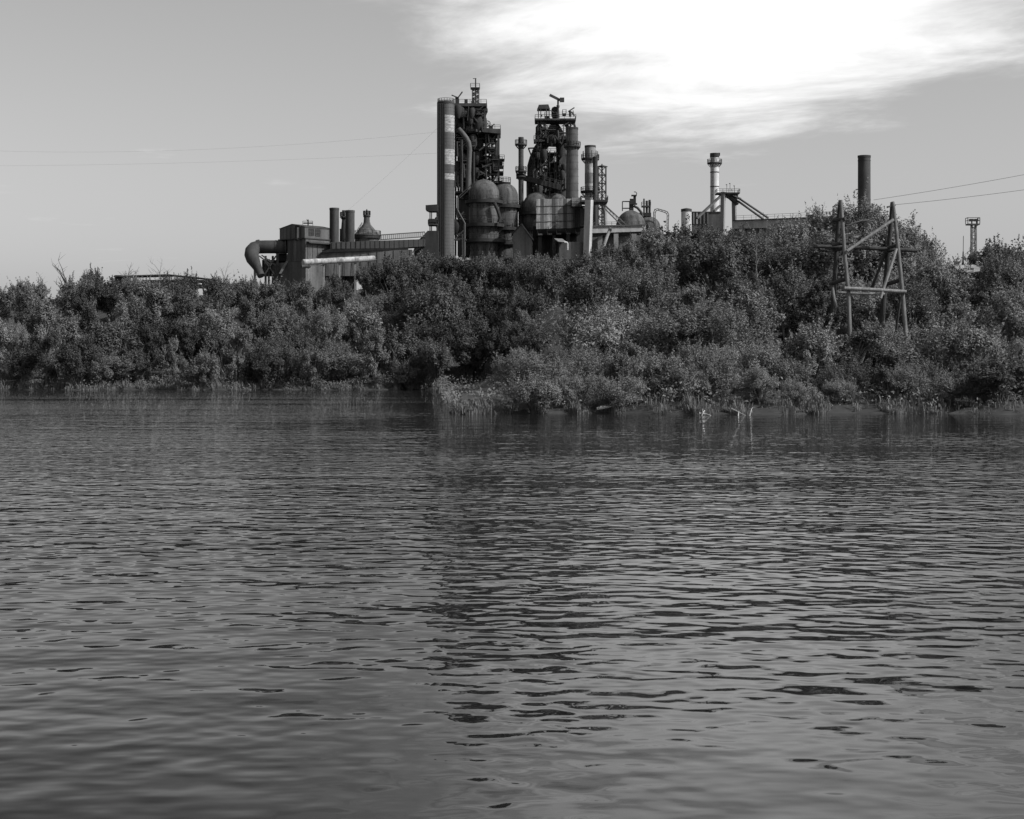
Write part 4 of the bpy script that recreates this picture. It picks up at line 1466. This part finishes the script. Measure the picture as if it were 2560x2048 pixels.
# --- left end: gable tower house, gas pipe, short stacks, gallery
def left_group():
    D = 462
    b = base(762, D)
    th = math.radians(40)
    # vertical corner nearest the camera sits on pixel column 762; gable end runs to the left, long wall to the right
    u = Vector((-math.cos(th), math.sin(th), 0))       # along the gable end
    w = Vector((math.sin(th), math.cos(th), 0))        # along the long wall
    c = at(762, 600, D)
    c.z = 0

    def pt(a, l_, py):
        q = c + u * a + w * l_
        q = q.copy()
        q.z = at(0, py, D).z
        return q
    gw, lw = 10.2, 11.5
    t = thing('gable_house', 'grey gabled hoist house with two windows on the left end of the works', 'building', (c.x, c.y, b.z))
    up = MB()
    e0, e1, pk = pt(0, 0, 568), pt(gw, 0, 568), pt(gw / 2, 0, 559)
    q0, q1 = pt(0, 0, 594), pt(gw, 0, 594)
    up.prism([q0, q1, e1, pk, e0], w * lw)
    wl = up.build('wall', WALL, t)
    rf = MB()
    rf.prism([e0 + w * -.1 - u * .12 - Vector((0, 0, .04)), pk + w * -.1, pk + w * -.1 + Vector((0, 0, .2)), e0 + w * -.1 - u * .12 + Vector((0, 0, .16))], w * (lw + .2))
    rf.prism([e1 + w * -.1 + u * .12 - Vector((0, 0, .04)), pk + w * -.1, pk + w * -.1 + Vector((0, 0, .2)), e1 + w * -.1 + u * .12 + Vector((0, 0, .16))], w * (lw + .2))
    rf.build('roof', ROOF, t)
    for l_ in (2.4, 4.8):
        p = pt(-.06, l_, 579)
        wn = MB()
        for a, b_ in (((-.9, 0, -.9), (.9, 0, -.9)), ((-.9, 0, .9), (.9, 0, .9)), ((-.9, 0, -.9), (-.9, 0, .9)), ((.9, 0, -.9), (.9, 0, .9)), ((0, 0, -.9), (0, 0, .9)), ((-.9, 0, 0), (.9, 0, 0))):
            wn.beam(p + w * a[0] + Vector((0, 0, a[2])), p + w * b_[0] + Vector((0, 0, b_[2])), .18)
        f = wn.build('window', STEEL, t)
        for sx in (-.45, .45):
            for sz in (-.45, .45):
                pp = p + w * sx + Vector((0, 0, sz))
                MB().beam(pp - w * .38, pp + w * .38, .06, .76).build('pane', GLASS, f)
    dr = pt(2.6, -.12, 582)
    d0 = MB()
    d0.beam(dr + u * .8 - Vector((0, 0, 2.0)), dr + u * .8 + Vector((0, 0, 1.9)), .5, .3)
    d0.beam(dr - u * .8 - Vector((0, 0, 2.0)), dr - u * .8 + Vector((0, 0, 1.9)), .5, .3)
    d0.beam(dr + u * 1.0 + Vector((0, 0, 1.9)), dr - u * 1.0 + Vector((0, 0, 1.9)), .5, .4)
    df = d0.build('door_frame', DARK, t)
    MB().beam(dr + u * .0 - Vector((0, 0, 1.7)), dr + u * .0 + Vector((0, 0, 1.6)), .55, .2).build('door', WHITE, df)
    # gallery belt and lower tower body
    belt = MB().prism([pt(-.35, -.35, 594.2), pt(gw + .35, -.35, 594.2), pt(gw + .35, -.35, 596.5), pt(-.35, -.35, 596.5)], w * (lw + .7))
    belt.build('belt_course', ROOF, t)
    part(t, 'canopy', ROOF, lambda mb: mb.prism([pt(-.1, .5, 603), pt(-1.4, .5, 606), pt(-1.4, .5, 608), pt(-.1, .5, 605)], w * (lw - 1)))
    lo = MB().prism([pt(-.1, .2, 597), pt(gw - 3, .2, 597), pt(gw - 3, .2, 652), pt(-.1, .2, 652)], w * (lw + 5))
    lo.build('lower_wall', WALL, t)
    part(t, 'ledge', STEEL, lambda mb: mb.prism([pt(-.4, -.1, 652), pt(gw - 2.5, -.1, 652), pt(gw - 2.5, -.1, 654), pt(-.4, -.1, 654)], w * (lw + 5)))
    for k in range(5):
        part(t, 'cladding_seam', STEEL, lambda mb: mb.beam(pt(k * 1.6 + .2, .14, 598), pt(k * 1.6 + .2, .14, 652), .1))
    for k in range(8):
        part(t, 'cladding_seam', STEEL, lambda mb: mb.beam(pt(-.16, k * 1.8 + 1, 606), pt(-.16, k * 1.8 + 1, 652), .1))
    for k in range(1, 7):
        part(t, 'cladding_seam', STEEL, lambda mb: mb.beam(pt(k * 1.45, -.04, 566), pt(k * 1.45, -.04, 594), .08))
    ft = MB()
    zb = b.z - .6
    p0, p1 = pt(-.8, -.4, 654), pt(gw + 2, -.4, 654)
    ft.prism([p0, p1, Vector((p1.x, p1.y, zb)), Vector((p0.x, p0.y, zb))], w * (lw + 8))
    ft.build('foundation_wall', WALL, t)
    # roof vent with crossbar
    v = pt(gw / 2, 6, 561)
    mb = MB().beam(v, v + Vector((0, 0, 2.0)), .35)
    mb.beam(v + Vector((-1.3, 0, 1.0)), v + Vector((1.3, 0, 1.0)), .35)
    mb.beam(v + Vector((0, 0, 1.2)), v + Vector((-.4, 0, 2.1)), .14)
    mb.build('roof_vent', STEEL, t)
    MB().rail([v + Vector((-1.4, -.8, 0)), v + Vector((1.4, -.8, 0))], h=1.5, step=1.4).build('railing', STEEL, t)

    # fat gas pipe with elbow
    D = 468
    t = thing('gas_main', 'fat dark gas pipe leaving the gabled house and bending down at its left end', 'pipe', base(640, D))
    z = lambda x, y, dd=0: at(x, y, D + dd)
    r = 16.5 / F * D
    pts = [z(732, 617.5, 3), z(715, 617.5, 1), z(690, 617.5), z(665, 617.5), z(646, 618), z(636, 621, -1), z(630, 628, -2), z(629, 637, -3), z(632, 648, -4), z(639, 661, -5), z(646, 674, -6), z(653, 690, -7)]
    MB().path(pts, [r, r, r, r, r, r * 1.02, r * 1.06, r * 1.08, r * 1.0, r * .78, r * .6, r * .55], 28).build('pipe', mat('sooty_pipe', .042, .4), t)
    for a, b_ in ((715, 1.05), (690, 1.03), (645, 1.03)):
        q = z(a, 617.5)
        MB().path([q + Vector((-.15, 0, 0)), q + Vector((.15, 0, 0))], r * b_, 28).build('flange', STEEL, t)
    MB().path([z(640, 605), z(649, 603)], .5, 10).build('manhole', STEEL, t)
    for x, yt in ((637, 660), (664, 640), (682, 640), (694, 634), (672, 648)):
        q = z(x, yt, -1)
        part(t, 'support', STEEL, lambda mb: mb.beam(q, (q.x, q.y, ground_z(q.x, q.y) - .4), .55))
    for xa, ya, xb, yb in ((654, 638, 690, 664), (648, 640, 676, 662), (664, 655, 690, 690), (690, 640, 660, 690)):
        part(t, 'brace', STEEL, lambda mb: mb.beam(z(xa, ya, -2), z(xb, yb, -2), .35))
    part(t, 'valve_house', DARK, lambda mb: (mb.bpx(690, 716, 634, 652, D + 2, 4), mb.bpx(655, 712, 650, 690, D + 4, 3)))
    part(t, 'buttress', WALL, lambda mb: mb.prism([z(722, 652, -2), z(716, 652, -2), z(697, 684, -4), z(703, 684, -4)], (0, 1, 0)))
    part(t, 'vent', STEEL, lambda mb: mb.beam(z(679, 644), z(683, 640), .15))

    stack('short_stack', 'plain short stack touching the right end of the gabled house', 824, 847.5, 521, 470, STEEL, lad=False)
    stack('short_stack', 'short stack with a pale base second from the gabled house', 863.5, 886.5, 527, 473, STEEL, lad=False)
    b2 = base(859, 480)
    t = thing('dust_pipe', 'thin tapering pipe with a small gallery behind the second short stack', 'pipe', b2)
    zz = lambda y: at(0, y, 480).z
    part(t, 'shaft', DARK, lambda mb: mb.lathe(b2.x, b2.y, [(1.0, b2.z), (.9, zz(590)), (.45, zz(545)), (.45, zz(526)), (.01, zz(526))], 14))
    ring_platform(t, b2.x, b2.y, zz(541), .45, 1.0, .3)
    part(t, 'hopper', DARK, lambda mb: mb.bpx(849, 866, 572, 612, 482, 3))
    # conical bin
    D = 478
    b3 = base(917, D)
    t = thing('conical_bin', 'cone roofed bin with a railed neck and spike left of the tall stack', 'bin', b3)
    zz = lambda y: at(0, y, D).z
    s = D / F
    part(t, 'cone', SHELL, lambda mb: mb.lathe(b3.x, b3.y, [(p * s, zz(y)) for p, y in ((30, 640), (30, 596), (33, 594), (33, 588), (28, 584), (18, 571), (10, 562), (8, 555), (7, 540), (7, 538), (0.1, 538))], 28))
    part(t, 'rim', DARK, lambda mb: mb.lathe(b3.x, b3.y, [(p * s, zz(y)) for p, y in ((31, 597), (34.5, 597), (34.5, 589), (31, 588))], 28))
    ring_platform(t, b3.x, b3.y, zz(538), 7 * s, 9 * s, .4)
    part(t, 'spike', DARK, lambda mb: mb.path([(b3.x, b3.y, zz(538)), (b3.x, b3.y, zz(528)), (b3.x, b3.y, zz(523))], [.35, .28, .1], 8))
    ring_platform(t, b3.x, b3.y, zz(588), 30 * s, 35.5 * s, .3)
    part(t, 'stair', STEEL, lambda mb: mb.rail([at(893, 584, D - 3), at(905, 565, D - 2)], h=1.0, step=.9))

    # long conveyor gallery
    D = 466
    b = base(940, D)
    t = thing('conveyor_gallery', 'long low dark conveyor gallery leading to the foot of the tall stack', 'conveyor', b)
    part(t, 'roof', ROOF, lambda mb: mb.prism([at(826, 606, D), at(826, 630, D), at(1062, 616, D + 6), at(1062, 598, D + 6)], (0, 5, 0)))
    part(t, 'soffit', DARK, lambda mb: mb.prism([at(800, 632, D - 1.5), at(826, 622, D - 1.5), at(1020, 620, D + 3), at(1020, 624, D + 3)], (0, 2, 0)))
    part(t, 'side_wall', WALL, lambda mb: mb.prism([at(790, 633, D - .5), at(1030, 624, D + 3), at(1030, 690, D + 3), at(770, 690, D - .5)], (0, 3, 0)))
    for k in range(12):
        f = k / 11
        xx = 800 + 225 * f
        part(t, 'cladding_seam', STEEL, lambda mb: mb.beam(at(xx, 634.5 - 9 * f, D - .62 + 3.5 * f), at(xx, 690, D - .62 + 3.5 * f), .12))
    for k in range(20):
        f = k / 19
        xx = 830 + 228 * f
        part(t, 'roof_seam', DARK, lambda mb: mb.beam(at(xx, 606 - 8 * f, D - .06 + 6 * f), at(xx, 629 - 13 * f, D - .06 + 6 * f), .14))
    x0, x1 = at(948, 600, D + 4), at(1062, 592, D + 8)
    hr = 1.35
    part(t, 'handrail', STEEL, lambda mb: (mb.beam(x0 + Vector((0, 0, hr)), x1 + Vector((0, 0, hr)), .25), mb.beam(x0, x1, .25)))
    for k in range(24):
        q = x0.lerp(x1, k / 23)
        part(t, 'baluster', STEEL, lambda mb: mb.beam(q, q + Vector((0, 0, hr)), .2))
    # transfer tower left of the tall stack
    D = 474
    b = base(1076, D)
    t = thing('transfer_tower', 'open transfer tower with an overhanging box left of the tall stack', 'tower', b)
    part(t, 'head_box', DARK, lambda mb: mb.prism([at(1064, 513, D), at(1064, 524, D), at(1072, 528, D), at(1094, 528, D), at(1094, 511, D)], (0, 5, 0)))
    for x in (1075, 1079, 1092):
        part(t, 'post', STEEL, lambda mb: mb.beam(at(x, 527, D + 1), at(x, 585, D + 1), .28))
    part(t, 'middle_box', DARK, lambda mb: mb.bpx(1071, 1094, 547, 560, D, 4))
    deck(t, 1070, 1094, 560, D - .4, 5, .3)
    part(t, 'diagonal_bracket', DARK, lambda mb: mb.prism([at(1094, 540, D + 1), at(1094, 578, D + 1), at(1089, 566, D + 1), at(1087, 545, D + 1)], (0, 2, 0)))
    z0 = b.z - .5
    f = [at(1060, 587, D), at(1069, 577, D), at(1096, 577, D)]
    part(t, 'base_house', DARK, lambda mb: mb.prism([f[0], f[1], f[2], Vector((f[2].x, D, z0)), Vector((at(1020, 0, D).x, D, z0)), at(1040, 606, D)], (0, 6, 0)))
    part(t, 'ramp', WALL, lambda mb: mb.prism([at(1042, 606, D - .6), at(1058, 596, D - .6), at(1062, 612, D - .6), at(1030, 634, D - .6)], (0, .5, 0)))

    # white pipe on posts
    D = 440
    t = thing('white_pipe', 'thick pale lagged pipe on posts in front of the gallery', 'pipe', base(845, D))
    p0, p1 = at(757, 656, D - 4), at(936, 646.5, D + 6)
    MB().path([p0.lerp(p1, k / 14) for k in range(15)], 7.3 / F * D, 20).build('lagging', mat('stained_white_lagging', .30, .65, .9, .5), t)
    MB().path([p0 + Vector((-.3, -.4, -1.1)), p0.lerp(p1, .1) + Vector((0, -.2, -1.05))], .5, 12).build('lower_pipe', STEEL, t)
    for x in (771, 809, 848, 887):
        q = p0.lerp(p1, (x - 757) / 179.0)
        part(t, 'post', PALE, lambda mb: mb.beam(q + Vector((0, 0, -.6)), (q.x, q.y, ground_z(q.x, q.y) - .3), .32))
        part(t, 'saddle', STEEL, lambda mb: mb.box(q + Vector((0, 0, -.85)), (.7, 1.4, .3)))
    part(t, 'tie_rail', PALE, lambda mb: mb.beam(at(772, 665, D - 3), at(808, 664, D - 1), .2))


left_group()


# --- timber power pylon in the bushes on the right
def timber_pylon():
    D = 134.0
    b = base(2170, D)
    t = thing('timber_pylon', 'weathered timber H-frame power pylon leaning among the bushes', 'pylon', b)

    def pole(name, pts, r, m):
        P = [at(x, y, D + dd) for x, y, dd in pts]
        n = len(P)
        rs = r if isinstance(r, tuple) else (r, r)
        part(t, name, m, lambda mb: mb.path(P, [rs[0] + (rs[1] - rs[0]) * k / (n - 1) for k in range(n)], 10))
    mid = mat('grey_timber', .12, .4, 5.0, .12, bump=.01)
    pole('pole', [(2101, 501, .2), (2095, 560, .7), (2090, 640, 1.4), (2084, 740, 2.4), (2076, 880, 3.4)], (.16, .21), WOODD)
    pole('pole', [(2102, 501, -.1), (2107, 570, -.5), (2113, 650, -1.0), (2121, 730, -1.6), (2126, 880, -2.2)], (.14, .18), mid)
    pole('pole', [(2231, 506, .2), (2226, 570, .7), (2219, 650, 1.4), (2210, 740, 2.4), (2200, 880, 3.4)], (.17, .22), WOODD)
    pole('pole', [(2232, 505, -.1), (2240, 570, -.5), (2248, 650, -1.0), (2256, 730, -1.6), (2268, 880, -2.6)], (.14, .18), mid)
    pole('diagonal_brace', [(2117, 628, -1.2), (2175, 589, -.9), (2234, 549, -.6)], .12, WOODL)
    pole('crossarm', [(2034, 616, .6), (2160, 620, .6), (2292, 627, .6)], .16, WOODD)
    for a in ([(2083, 551, .2), (2114, 547, -.6)], [(2080, 612, -.3), (2121, 606, -.3)], [(2083, 626, .9), (2118, 617, .2)], [(2220, 620, .3), (2250, 611, -.4)], [(2218, 629, .9), (2246, 620, .5)]):
        pole('spacer', a, .15, WOODD)
    pole('tie_beam', [(2077, 710, 2.2), (2118, 696, -1.2)], .17, WOODD)
    pole('tie_beam', [(2216, 711, 2.2), (2259, 698, -1.4)], .17, WOODD)
    pole('rail', [(2111, 721, -1.9), (2190, 725, -1.9), (2266, 730, -1.9)], .15, WOODL)
    pole('rail', [(2090, 731, 2.0), (2150, 734, 2.0), (2212, 736, 2.0)], .12, WOODL)
    pole('strut', [(2214, 632, 1.2), (2198, 672, 1.8), (2178, 724, 2.6)], .12, WOODD)
    pole('strut', [(2241, 622, -1.2), (2224, 676, -1.6), (2201, 746, -2.0)], .12, WOODL)
    pole('strut', [(2080, 712, 2), (2086, 750, 1.4), (2097, 795, .6)], .12, mid)
    pole('strut', [(2252, 740, -.5), (2246, 780, 0), (2240, 830, .6)], .1, WOODD)
    pole('pin', [(2086, 514, -.4), (2108, 508, .2)], .05, WOODD)
    pole('pin', [(2218, 518, -.4), (2238, 513, .2)], .07, WOODD)
    pole('slack_conductor', [(2123, 563, .4), (2137, 557, .4), (2155, 552, .4), (2172, 551, .4), (2180, 552.5, .4), (2186, 557, .4)], .07, WIRE)
    q = at(2161, 622, D + .3)
    ins = MB()
    z = q.z
    prof = []
    for k in range(5):
        prof += [(.03, z - .12 - k * .13), (.12, z - .16 - k * .13), (.11, z - .2 - k * .13), (.03, z - .21 - k * .13)]
    ins.lathe(q.x, q.y, prof, 12)
    ins.build('insulator_string', mat('glazed_insulator', .35, .1, rough=.2), t)
    for nm, a, e, sag, lab in (('power_line', at(2184, 500, 140), at(2940, 358, 140), .25, 'upper overhead wire running off to the right edge'),
                               ('power_line', at(2238, 512, D), at(2940, 414, D), .25, 'lower overhead wire from the right head of the timber pylon')):
        wt = MB()
        wt.path([a.lerp(e, k / 16) - Vector((0, 0, sag * 4 * (k / 16) * (1 - k / 16))) for k in range(17)], .016, 5)
        o = wt.build(nm, WIRE)
        tag(o, lab, 'wire', 'overhead wires on the right')


timber_pylon()

for (xa, ya, da), (xb, yb, db), sag, lab in (((1094, 383, 480), (-150, 415, 560), 1.0, 'lower faint cable running left from the tall stack'),
                                             ((1094, 320, 480), (830, 560, 470), .5, 'steep faint guy cable left of the tall stack'),
                                             ((1094, 330, 480), (-150, 372, 560), 3.0, 'upper faint cable running left from the tall stack')):
    a, e = at(xa, ya, da), at(xb, yb, db)
    o = MB().path([a.lerp(e, k / 20) - Vector((0, 0, sag * 4 * (k / 20) * (1 - k / 20))) for k in range(21)], .014, 5).build('cable', WIRE)
    tag(o, lab, 'cable')


# --- floodlight mast and thin aerial on the right skyline
def floodlights():
    D = 330
    b = base(2434, D)
    t = thing('floodlight_mast', 'lattice floodlight mast with two lamp heads on the right skyline', 'mast', b)
    zt = at(0, 561, D).z
    part(t, 'lattice', CONC, lambda mb: mb.lattice(Vector((b.x, b.y, b.z - .4)), Vector((b.x, b.y, zt)), (1.0, .85), 14, .11))
    part(t, 'ladder_core', PIPE, lambda mb: ladder(mb, (b.x, b.y, b.z), (b.x, b.y, zt), .4))
    deck(t, 2420, 2450, 559, D - .8, 1.8, .25, True, STEEL, 'platform')
    part(t, 'bracket', STEEL, lambda mb: (mb.beam(at(2424, 561, D), at(2430, 566, D), .14), mb.beam(at(2447, 561, D), at(2440, 566, D), .14)))
    for x in (2429.5, 2441.5):
        part(t, 'lamp_head', DARK, lambda mb: (mb.bpx(x - 4.6, x + 4.6, 547.5, 553, D - .6, .8), mb.beam(at(x, 553, D), at(x, 559, D), .2)))
    D = 340
    b = base(2408, D)
    t = thing('aerial_mast', 'thin aerial on a small tripod left of the floodlight mast', 'mast', b)
    part(t, 'aerial', STEEL, lambda mb: mb.beam(at(2408.5, 590, D), at(2408, 632, D), .1))
    for x in (2399, 2412, 2406):
        part(t, 'tripod_leg', STEEL, lambda mb: mb.beam(at(2408, 629, D), Vector((at(x, 0, D).x, D + (x - 2405) * .1, b.z)), .2))
    part(t, 'tripod_brace', STEEL, lambda mb: mb.beam(at(2403, 644, D), at(2411, 644, D), .16))


floodlights()


# --- ruins, rubble, driftwood, water plants
def rock(px, py, D, s, seed, label, name='concrete_block', m=RUBBLE, cat='rubble', group=None):
    r = random.Random(seed)
    p = at(px, py, D)
    for q in range(140, 330):
        g = at(px, py, q)
        if ground_z(g.x, q) > g.z - s[2] * .3:
            D, p = q, g
            break
    s = [v * 0.6 * D / 172 for v in s]
    mb = MB()
    a, b_, h = s[0] / 2, s[1] / 2, s[2] / 2
    vs_ = [p + Vector((x * a * r.uniform(.7, 1.15), y * b_ * r.uniform(.7, 1.15), z * h * r.uniform(.6, 1.2))) for z in (-1, 1) for x, y in ((-1, -1), (1, -1), (1, 1), (-1, 1))]
    mb.add(vs_, [(3, 2, 1, 0), (4, 5, 6, 7), (0, 1, 5, 4), (1, 2, 6, 5), (2, 3, 7, 6), (3, 0, 4, 7)])
    tag(mb.build(name, m, None, False), label, cat, group)


k = 0
for px, py, sx, sz in ((2340, 684, 1.0, .4), (2361, 679, .9, .5), (2373, 676, .7, .5), (2391, 667, .8, .8), (2405, 668, .8, .6), (2411, 677, 1.0, .5), (2424, 679, 1.1, .4), (2432, 667, .9, .5), (2441, 673, 1.2, 1.0)):
    p = at(px, py, 176)
    rock(px, py, 172, (sx, .8, sz), 40 + k, 'broken pale concrete block in the rubble strip below the floodlight mast', group='rubble below the floodlight mast')
    k += 1
rock(1932, 586, 228, (1.1, .8, 1.0), 60, 'left of two pale concrete lumps below the long parapet wall', group='pale lumps below the parapet')
rock(1953, 581, 228, (.7, .8, .9), 61, 'right of two pale concrete lumps below the long parapet wall', group='pale lumps below the parapet')

D = 337
b = base(400, D)
t = thing('ruined_shed', 'ruined low concrete shed with a dark sagging roof on the left skyline', 'ruin', b)
part(t, 'roof_slab', ROOF, lambda mb: mb.prism([at(283, 692, D), at(285, 689.5, D), at(420, 685.5, D), at(540, 698, D), at(540, 700, D), at(420, 688, D)], (0, 6, 0)))
part(t, 'wall', RUBBLE, lambda mb: mb.bpx(305, 318, 691, 712, D + 1, 3))
part(t, 'wall', WALL, lambda mb: mb.bpx(356, 520, 700, 720, D + 1, 3))
part(t, 'pier', DARK, lambda mb: mb.bpx(286, 303, 688, 712, D + .5, 1.5))
part(t, 'lintel', RUBBLE, lambda mb: mb.bpx(480, 502, 708, 711, D - 1, 1))


def stick(label, parts, name='driftwood_branch', cat='branch', m=None, r=.045, group=None):
    P0 = at(*parts[0][0])
    t = thing(name, label, cat, (P0.x, P0.y, 0.02), group)
    for seg in parts:
        part(t, 'limb', m or mat('bleached_wood', .36, .3, 3.0), lambda mb: mb.path([at(*q) for q in seg], [r * (1 - .5 * k / (len(seg) - 1)) for k in range(len(seg))], 6))


stick('bleached crossed branch sticking out of the water at the near point', [[(1752, 1044, 111), (1757, 1032, 111), (1756, 1022, 111)], [(1748, 1033, 111), (1762, 1034, 111.2), (1778, 1039, 111)], [(1757, 1032, 111), (1762, 1026, 111.3)]])
stick('bleached forked branch lying at the water edge below the feathery willow', [[(1828, 1021, 112), (1846, 1030, 111.5), (1868, 1041, 111)], [(1845, 1044, 111), (1847, 1028, 111.5)], [(1868, 1041, 111), (1876, 1038, 111.5)]])
stick('short bent pale branch right of the forked branch', [[(1874, 1038, 111), (1877, 1030, 111), (1879, 1022, 111.2), (1883, 1018, 111.2)]])
stick('two thin pale sticks upright on the grassy bank', [[(1766, 962, 120), (1762, 940, 120)], [(1770, 960, 120.2), (1765, 942, 120.2)]], r=.03)
stick('pale weathered log lying along the water edge near the tip of the point', [[(1492, 1022, 116), (1512, 1019, 116), (1534, 1016, 116.4)], [(1500, 1020, 116), (1520, 1012, 117)]], 'driftwood_log', 'log', TWIG, .12)


def reed_clump(px, py, label, seed, n=60):
    D = F * CH / (py - HZ)
    c = at(px, py, D)
    t = thing('reed_clump', label, 'reeds', (c.x, c.y, 0))

    def f(r):
        a, q = r.uniform(0, 6.28), r.uniform(0, 1) ** .5 * .55
        return Vector((c.x + math.cos(a) * q * 1.4, c.y + math.sin(a) * q, -.05))
    o = blades(n, f, .5, 1.3, seed, GRASS, 'blades', .7, .025)
    for v in o.data.vertices:
        v.co -= Vector((c.x, c.y, 0))
    o.parent = t


reed_clump(880, 1012, 'small reed clump standing in the cove, left of the pair', 1, 45)
reed_clump(932, 1008, 'small reed clump standing in the cove, right of the pair', 2, 60)
reed_clump(1150, 1034, 'reed clump in the water off the tip of the near point', 3, 220)
